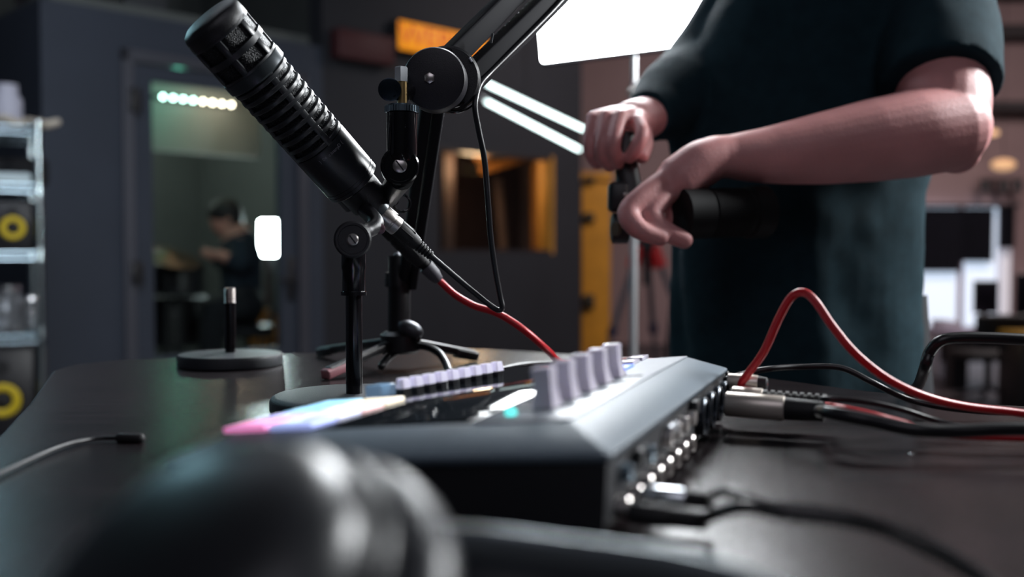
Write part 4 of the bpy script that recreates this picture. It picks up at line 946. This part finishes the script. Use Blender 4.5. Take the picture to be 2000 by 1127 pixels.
# ------------------------------------------------------------------ LED panel on its light stand
bl = P(1060, 121, 2.35); br_ = P(1420, 74, 2.10); pdx = (br_ - bl); pdx.z = 0; pdx.normalize(); pw, ph = .64, .80
pn = V((pdx.y, -pdx.x, 0)); pn = (pn + V((0, 0, -.18))).normalized(); pup = pdx.cross(pn) * -1
if pup.z < 0: pup = -pup
pc = bl + pdx * pw / 2 + pup * ph / 2
PR = Matrix((pdx, -pn, pup)).transposed()
stx = P(1247, 500, 2.3)
t = empty('studio_light', (stx.x, stx.y, 0), 'large glowing white light panel on a slim pole behind the hands', 'light')
mb = MB(); mb.box(pc, (pw, .012, ph), PR, .004); mb.build('light_panel', mat('panel_glow', (1, 1, 1), .5, emit=(.93, .97, 1.0), strength=32.0), t)
mb = MB(); mb.box(pc - pn * .024, (pw + .02, .036, ph + .02), PR, .006); mb.build('housing', M_black, t)
M_pole = mat('pale_steel_pole', (.72, .72, .74), .35, .8)
mb = MB(); mb.tube([V((stx.x, stx.y + .09, .12)), V((stx.x, stx.y + .09, 1.05))], .0095, 20); mb.tube([V((stx.x, stx.y + .09, 1.0)), V((stx.x, stx.y + .09, pc.z))], .007, 20); mb.build('pole', M_pole, t)
for an in (.3, 2.4, 4.5):
    mb = MB(); b_ = V((stx.x, stx.y + .09, 0)); mb.tube([b_ + V((0, 0, .45)), b_ + V((.4 * math.cos(an), .4 * math.sin(an), .01))], .008, 10, round_ends=True); mb.tube([b_ + V((0, 0, .15)), b_ + V((.2 * math.cos(an), .2 * math.sin(an), .225))], .004, 8); mb.build('leg', M_black, t)
mb = MB(); mb.lathe(V((stx.x, stx.y + .09, 1.0)), (0, 0, 1), [(0, .014), (.05, .014)], 16); mb.build('pole_lock', M_nickel, t)
mb = MB(); mb.sphere(P(1240, 178, 2.33), .018, 14); mb.build('rod_joint', M_nickel, t)
mb = MB(); mb.tube([P(1232, 196, 2.33), P(1285, 145, 2.28), P(1350, 84, 2.2)], .0052, 10); mb.build('support_rod', M_pole, t)

# ------------------------------------------------------------------ the person at the gear
def H(x, y, d): return P(x, y, d)
mb = MB()
# near arm (right of the photo)
mb.tube([H(1800, -40, 1.36), H(1822, 90, 1.30), H(1842, 190, 1.245), H(1842, 250, 1.22)], [.060, .058, .056, .052], 24, round_ends=True)
mb.tube([H(1846, 250, 1.22), H(1780, 262, 1.205), H(1700, 275, 1.195), H(1600, 291, 1.185), H(1500, 303, 1.175), H(1425, 306, 1.165), H(1395, 306, 1.16)], [.054, .053, .0495, .0425, .0335, .0255, .0245], 28, round_ends=True)
mb.sphere(H(1868, 292, 1.225), .030, 18)
# near hand: back of the hand and curled fingers
mb.tube([H(1400, 306, 1.16), H(1365, 320, 1.155), H(1322, 352, 1.15), H(1292, 372, 1.15)], [.0245, .0265, .0270, .019], 22, round_ends=True)
mb.tube([H(1385, 322, 1.165), H(1350, 350, 1.16), H(1322, 385, 1.16)], [.022, .021, .016], 18, round_ends=True)
def finger(pts, r0, d_): # joints get a slight swell
    rs = [r0 * 1.05, r0 * .97, r0 * 1.0, r0 * .84, r0 * .72][:len(pts)]
    mb.tube([H(x, y, z) for x, y, z in pts], rs, 16, sub=4, round_ends=True)
finger([(1300, 352, 1.142), (1257, 383, 1.125), (1228, 416, 1.115), (1248, 448, 1.105), (1290, 464, 1.110)], .0136, 0)
finger([(1316, 360, 1.150), (1288, 390, 1.132), (1271, 422, 1.122), (1296, 449, 1.117), (1336, 469, 1.120)], .0142, 0)
finger([(1338, 362, 1.165), (1322, 396, 1.160), (1316, 426, 1.158), (1332, 450, 1.160), (1345, 458, 1.165)], .0105, 0)
finger([(1362, 352, 1.180), (1352, 388, 1.182), (1350, 412, 1.184), (1360, 430, 1.186)], .0092, 0)
finger([(1352, 330, 1.185), (1290, 372, 1.205), (1262, 410, 1.20), (1252, 436, 1.19)], .0118, 0)   # thumb on the far side of the grip
# far arm (left of the photo), mostly inside the sleeve
mb.tube([H(1500, -80, 1.42), H(1450, 60, 1.44), H(1385, 170, 1.45)], [.040, .040, .038], 20, round_ends=True)
mb.tube([H(1385, 170, 1.45), H(1310, 200, 1.36), H(1262, 226, 1.29)], [.042, .036, .026], 20, round_ends=True)
# far hand: fist held palm down with the fingers hanging
mb.tube([H(1268, 228, 1.29), H(1236, 236, 1.26)], [.027, .027], 18, round_ends=True)
for (x0, y0, d0, x1, y1, d1) in ((1240, 234, 1.265, 1158, 232, 1.235), (1240, 238, 1.262, 1186, 228, 1.225), (1244, 238, 1.262, 1215, 228, 1.218), (1246, 240, 1.262, 1246, 240, 1.215)):
    mb.tube([H(x0, y0, d0), H((x0 + x1) / 2, (y0 + y1) / 2 - 4, (d0 + d1) / 2 - .002), H(x1, y1, d1)], [.018, .0145, .0098], 16, round_ends=True)
finger([(1158, 232, 1.232), (1151, 268, 1.215), (1153, 300, 1.215), (1166, 322, 1.225)], .0080, 0)
finger([(1184, 228, 1.222), (1176, 272, 1.200), (1176, 304, 1.203), (1190, 326, 1.218)], .0086, 0)
finger([(1212, 228, 1.215), (1201, 272, 1.192), (1199, 300, 1.196), (1208, 320, 1.212)], .0090, 0)
finger([(1248, 238, 1.212), (1254, 262, 1.190), (1242, 290, 1.188), (1230, 308, 1.198)], .0092, 0)
finger([(1258, 252, 1.255), (1262, 280, 1.230), (1254, 304, 1.212), (1254, 306, 1.207)], .0096, 0)   # thumb
# torso core, neck, head
mb.tube([(.43, 1.42, .80), (.43, 1.42, 1.0), (.46, 1.42, 1.15), (.47, 1.40, 1.27)], [.10, .10, .11, .085], 28, round_ends=True)
mb.tube([(.47, 1.39, 1.30), (.455, 1.33, 1.40)], [.055, .052], 20)
mb.sphere((.445, 1.30, 1.475), .085, 28, (.92, 1.1, 1.3)); mb.sphere((.44, 1.245, 1.435), .045, 16, (.9, .8, .8))
mb.sphere((.437, 1.205, 1.468), .014, 12, (.8, 1, 1.3))
for sx_ in (-1, 1): mb.sphere((.445 + sx_ * .080, 1.31, 1.47), .022, 12, (.45, .8, 1.3)); mb.sphere((.443 + sx_ * .03, 1.228, 1.488), .012, 10)
# legs
for sx_ in (-1, 1):
    mb.tube([(.43 + sx_ * .08, 1.44, .82), (.43 + sx_ * .10, 1.42, .45), (.43 + sx_ * .10, 1.46, .09)], [.075, .055, .042], 20, round_ends=True)
    mb.tube([(.43 + sx_ * .10, 1.47, .05), (.43 + sx_ * .11, 1.33, .035)], [.04, .035], 16, round_ends=True)
man = mb.build('person', M_skin)
md = man.modifiers.new('r', 'REMESH'); md.mode = 'VOXEL'; md.voxel_size = .0028; md.use_smooth_shade = True
md = man.modifiers.new('s', 'SMOOTH'); md.iterations = 1; md.factor = .5
setp(man, 'standing person in a dark teal T-shirt working with both hands on a black clamp', 'person')

def superell(cx, cy, z, rx, ry, n=48, yaw=0.0, e=2.4, fold=0.0, ph=0):
    out = []
    for k_ in range(n):
        a_ = 2 * math.pi * k_ / n; c, s_ = math.cos(a_), math.sin(a_)
        m_ = (abs(c) ** e + abs(s_) ** e) ** (-1 / e)
        f = 1 + fold * (math.sin(a_ * 7 + ph) * .6 + math.sin(a_ * 11 + ph * 1.7) * .4)
        x, y = rx * m_ * c * f, ry * m_ * s_ * f
        out.append(V((cx + x * math.cos(yaw) - y * math.sin(yaw), cy + x * math.sin(yaw) + y * math.cos(yaw), z)))
    return out
# T-shirt
mb = MB()
sec = [(.415, 1.43, .60, .175, .13, .055), (.412, 1.43, .66, .176, .13, .050), (.41, 1.43, .75, .175, .13, .042), (.408, 1.43, .86, .175, .130, .032), (.408, 1.43, .95, .178, .132, .022), (.418, 1.43, 1.03, .188, .135, .014), (.44, 1.43, 1.12, .198, .138, .006),
       (.468, 1.42, 1.20, .195, .130, .004), (.478, 1.41, 1.27, .165, .112, 0), (.478, 1.40, 1.315, .11, .085, 0), (.475, 1.395, 1.335, .068, .066, 0)]
mb.quadstrip([superell(cx, cy, z, rx, ry, 64, .15, 2.3, fo, i * .5) for i, (cx, cy, z, rx, ry, fo) in enumerate(sec)])
# near sleeve
mb.tube([H(1730, -60, 1.42), H(1790, -10, 1.36), H(1822, 60, 1.31), H(1832, 120, 1.275), H(1838, 172, 1.25)], [.10, .095, .082, .076, .073], 40, round_ends=False)
# far long loose sleeve
mb.tube([H(1520, -80, 1.44), H(1455, 30, 1.45), H(1375, 140, 1.44), H(1322, 190, 1.37), H(1285, 214, 1.315), H(1264, 226, 1.285)], [.085, .07, .062, .056, .040, .031], 32)
mb.tube([H(1500, 40, 1.44), H(1450, 150, 1.42), H(1395, 205, 1.40), H(1345, 232, 1.38)], [.08, .075, .06, .042], 28, round_ends=True)
mb.tube([H(1450, 200, 1.42), H(1390, 250, 1.40), H(1362, 285, 1.39)], [.08, .06, .04], 28, round_ends=True)
shirt = mb.build('t_shirt', M_shirt, man)
md = shirt.modifiers.new('r', 'REMESH'); md.mode = 'VOXEL'; md.voxel_size = .0055; md.use_smooth_shade = True
md = shirt.modifiers.new('s', 'SMOOTH'); md.iterations = 4
tx = bpy.data.textures.new('fold_noise', 'CLOUDS'); tx.noise_scale = .14; tx.noise_depth = 2
md = shirt.modifiers.new('d', 'DISPLACE'); md.texture = tx; md.strength = .014; md.mid_level = .5; md.texture_coords = 'LOCAL'
mb = MB(); mb.sphere((.447, 1.325, 1.50), .094, 28, (.92, 1.05, 1.15)); mb.build('hair', mat('dark_hair', (0, 0, 0)), man)
mb = MB()
for sx_ in (-1, 1): mb.tube([(.43 + sx_ * .075, 1.44, .80), (.43 + sx_ * .10, 1.42, .45), (.43 + sx_ * .10, 1.46, .10)], [.09, .08, .072], 24)
mb.tube([(.43, 1.44, .74), (.43, 1.44, .86)], [.115, .11], 32)
mb.build('trousers', mat('black_denim', srgb(20, 22, 28), .9), man)
for sx_ in (-1, 1):
    mb = MB(); mb.tube([(.43 + sx_ * .10, 1.50, .055), (.43 + sx_ * .105, 1.42, .055), (.43 + sx_ * .115, 1.30, .045)], [.05, .052, .045], 20, round_ends=True, flat=(.9, (0, 0, 1))); mb.build('shoe', M_rubber, man)

# clamp and knob between the hands
cl = empty('grip_clamp', H(1226, 400, 1.19), 'black grip clamp held between the two hands', 'clamp')
mb = MB(); a = H(1222, 300, 1.222); b = H(1236, 405, 1.205)
mb.tube([H(1222, 262, 1.228), a, H(1226, 345, 1.218), H(1232, 385, 1.21), H(1240, 415, 1.205)], [.011, .0125, .0150, .0165, .016], 20, flat=(.7, (0, 1, 0)))
mb.build('handle', M_black, cl)
mb = MB(); q = H(1207, 385, 1.20); mb.box(q, (.024, .03, .036), None, .005); mb.build('jaw', M_mattblack, cl)
mb = MB(); q = H(1212, 446, 1.20); mb.lathe(q + V((-.012, 0, 0)), (1, 0, 0), [(0, .014), (.002, .0185), (.020, .0185), (.022, .015)], 28); mb.build('knob', M_black, cl)
mb = MB(); q = H(1206, 448, 1.18); mb.lathe(q, (-1, -.6, 0), [(0, .008), (.004, .008)], 20); mb.build('knob_cap', mat('olive_bronze', srgb(84, 64, 44), .5), cl)
mb = MB(); q = H(1220, 380, 1.187); mb.sphere(q, .0032, 12); mb.build('screw', M_nickel, cl)
# black camera with a ribbed lens held against the shirt
cm = empty('video_camera', H(1420, 408, 1.215), 'black camera lens pointing right, gripped by the nearer hand', 'camera')
mb = MB(); a = H(1326, 418, 1.135); b = H(1492, 414, 1.175); dxx = (b - a).normalized(); LL = (b - a).length
pr = [(0, .026), (.002, .029), (LL * .3, .029), (LL * .31, .0275)]
for j in range(14): z0 = LL * (.33 + j * .03); pr += [(z0, .0275), (z0 + .0004, .0287), (z0 + LL * .018, .0287), (z0 + LL * .02, .0275)]
pr += [(LL * .78, .0275), (LL * .8, .031), (LL, .031), (LL, .026), (LL * .97, .024)]
mb.lathe(a, dxx, pr, 48); mb.build('lens_barrel', mat('matt_lens_black', srgb(13, 13, 15), .65, spec=.3), cm)
mb = MB(); mb.box(H(1350, 425, 1.165), (.03, .03, .045), None, .008); mb.build('camera_body', M_black, cm)
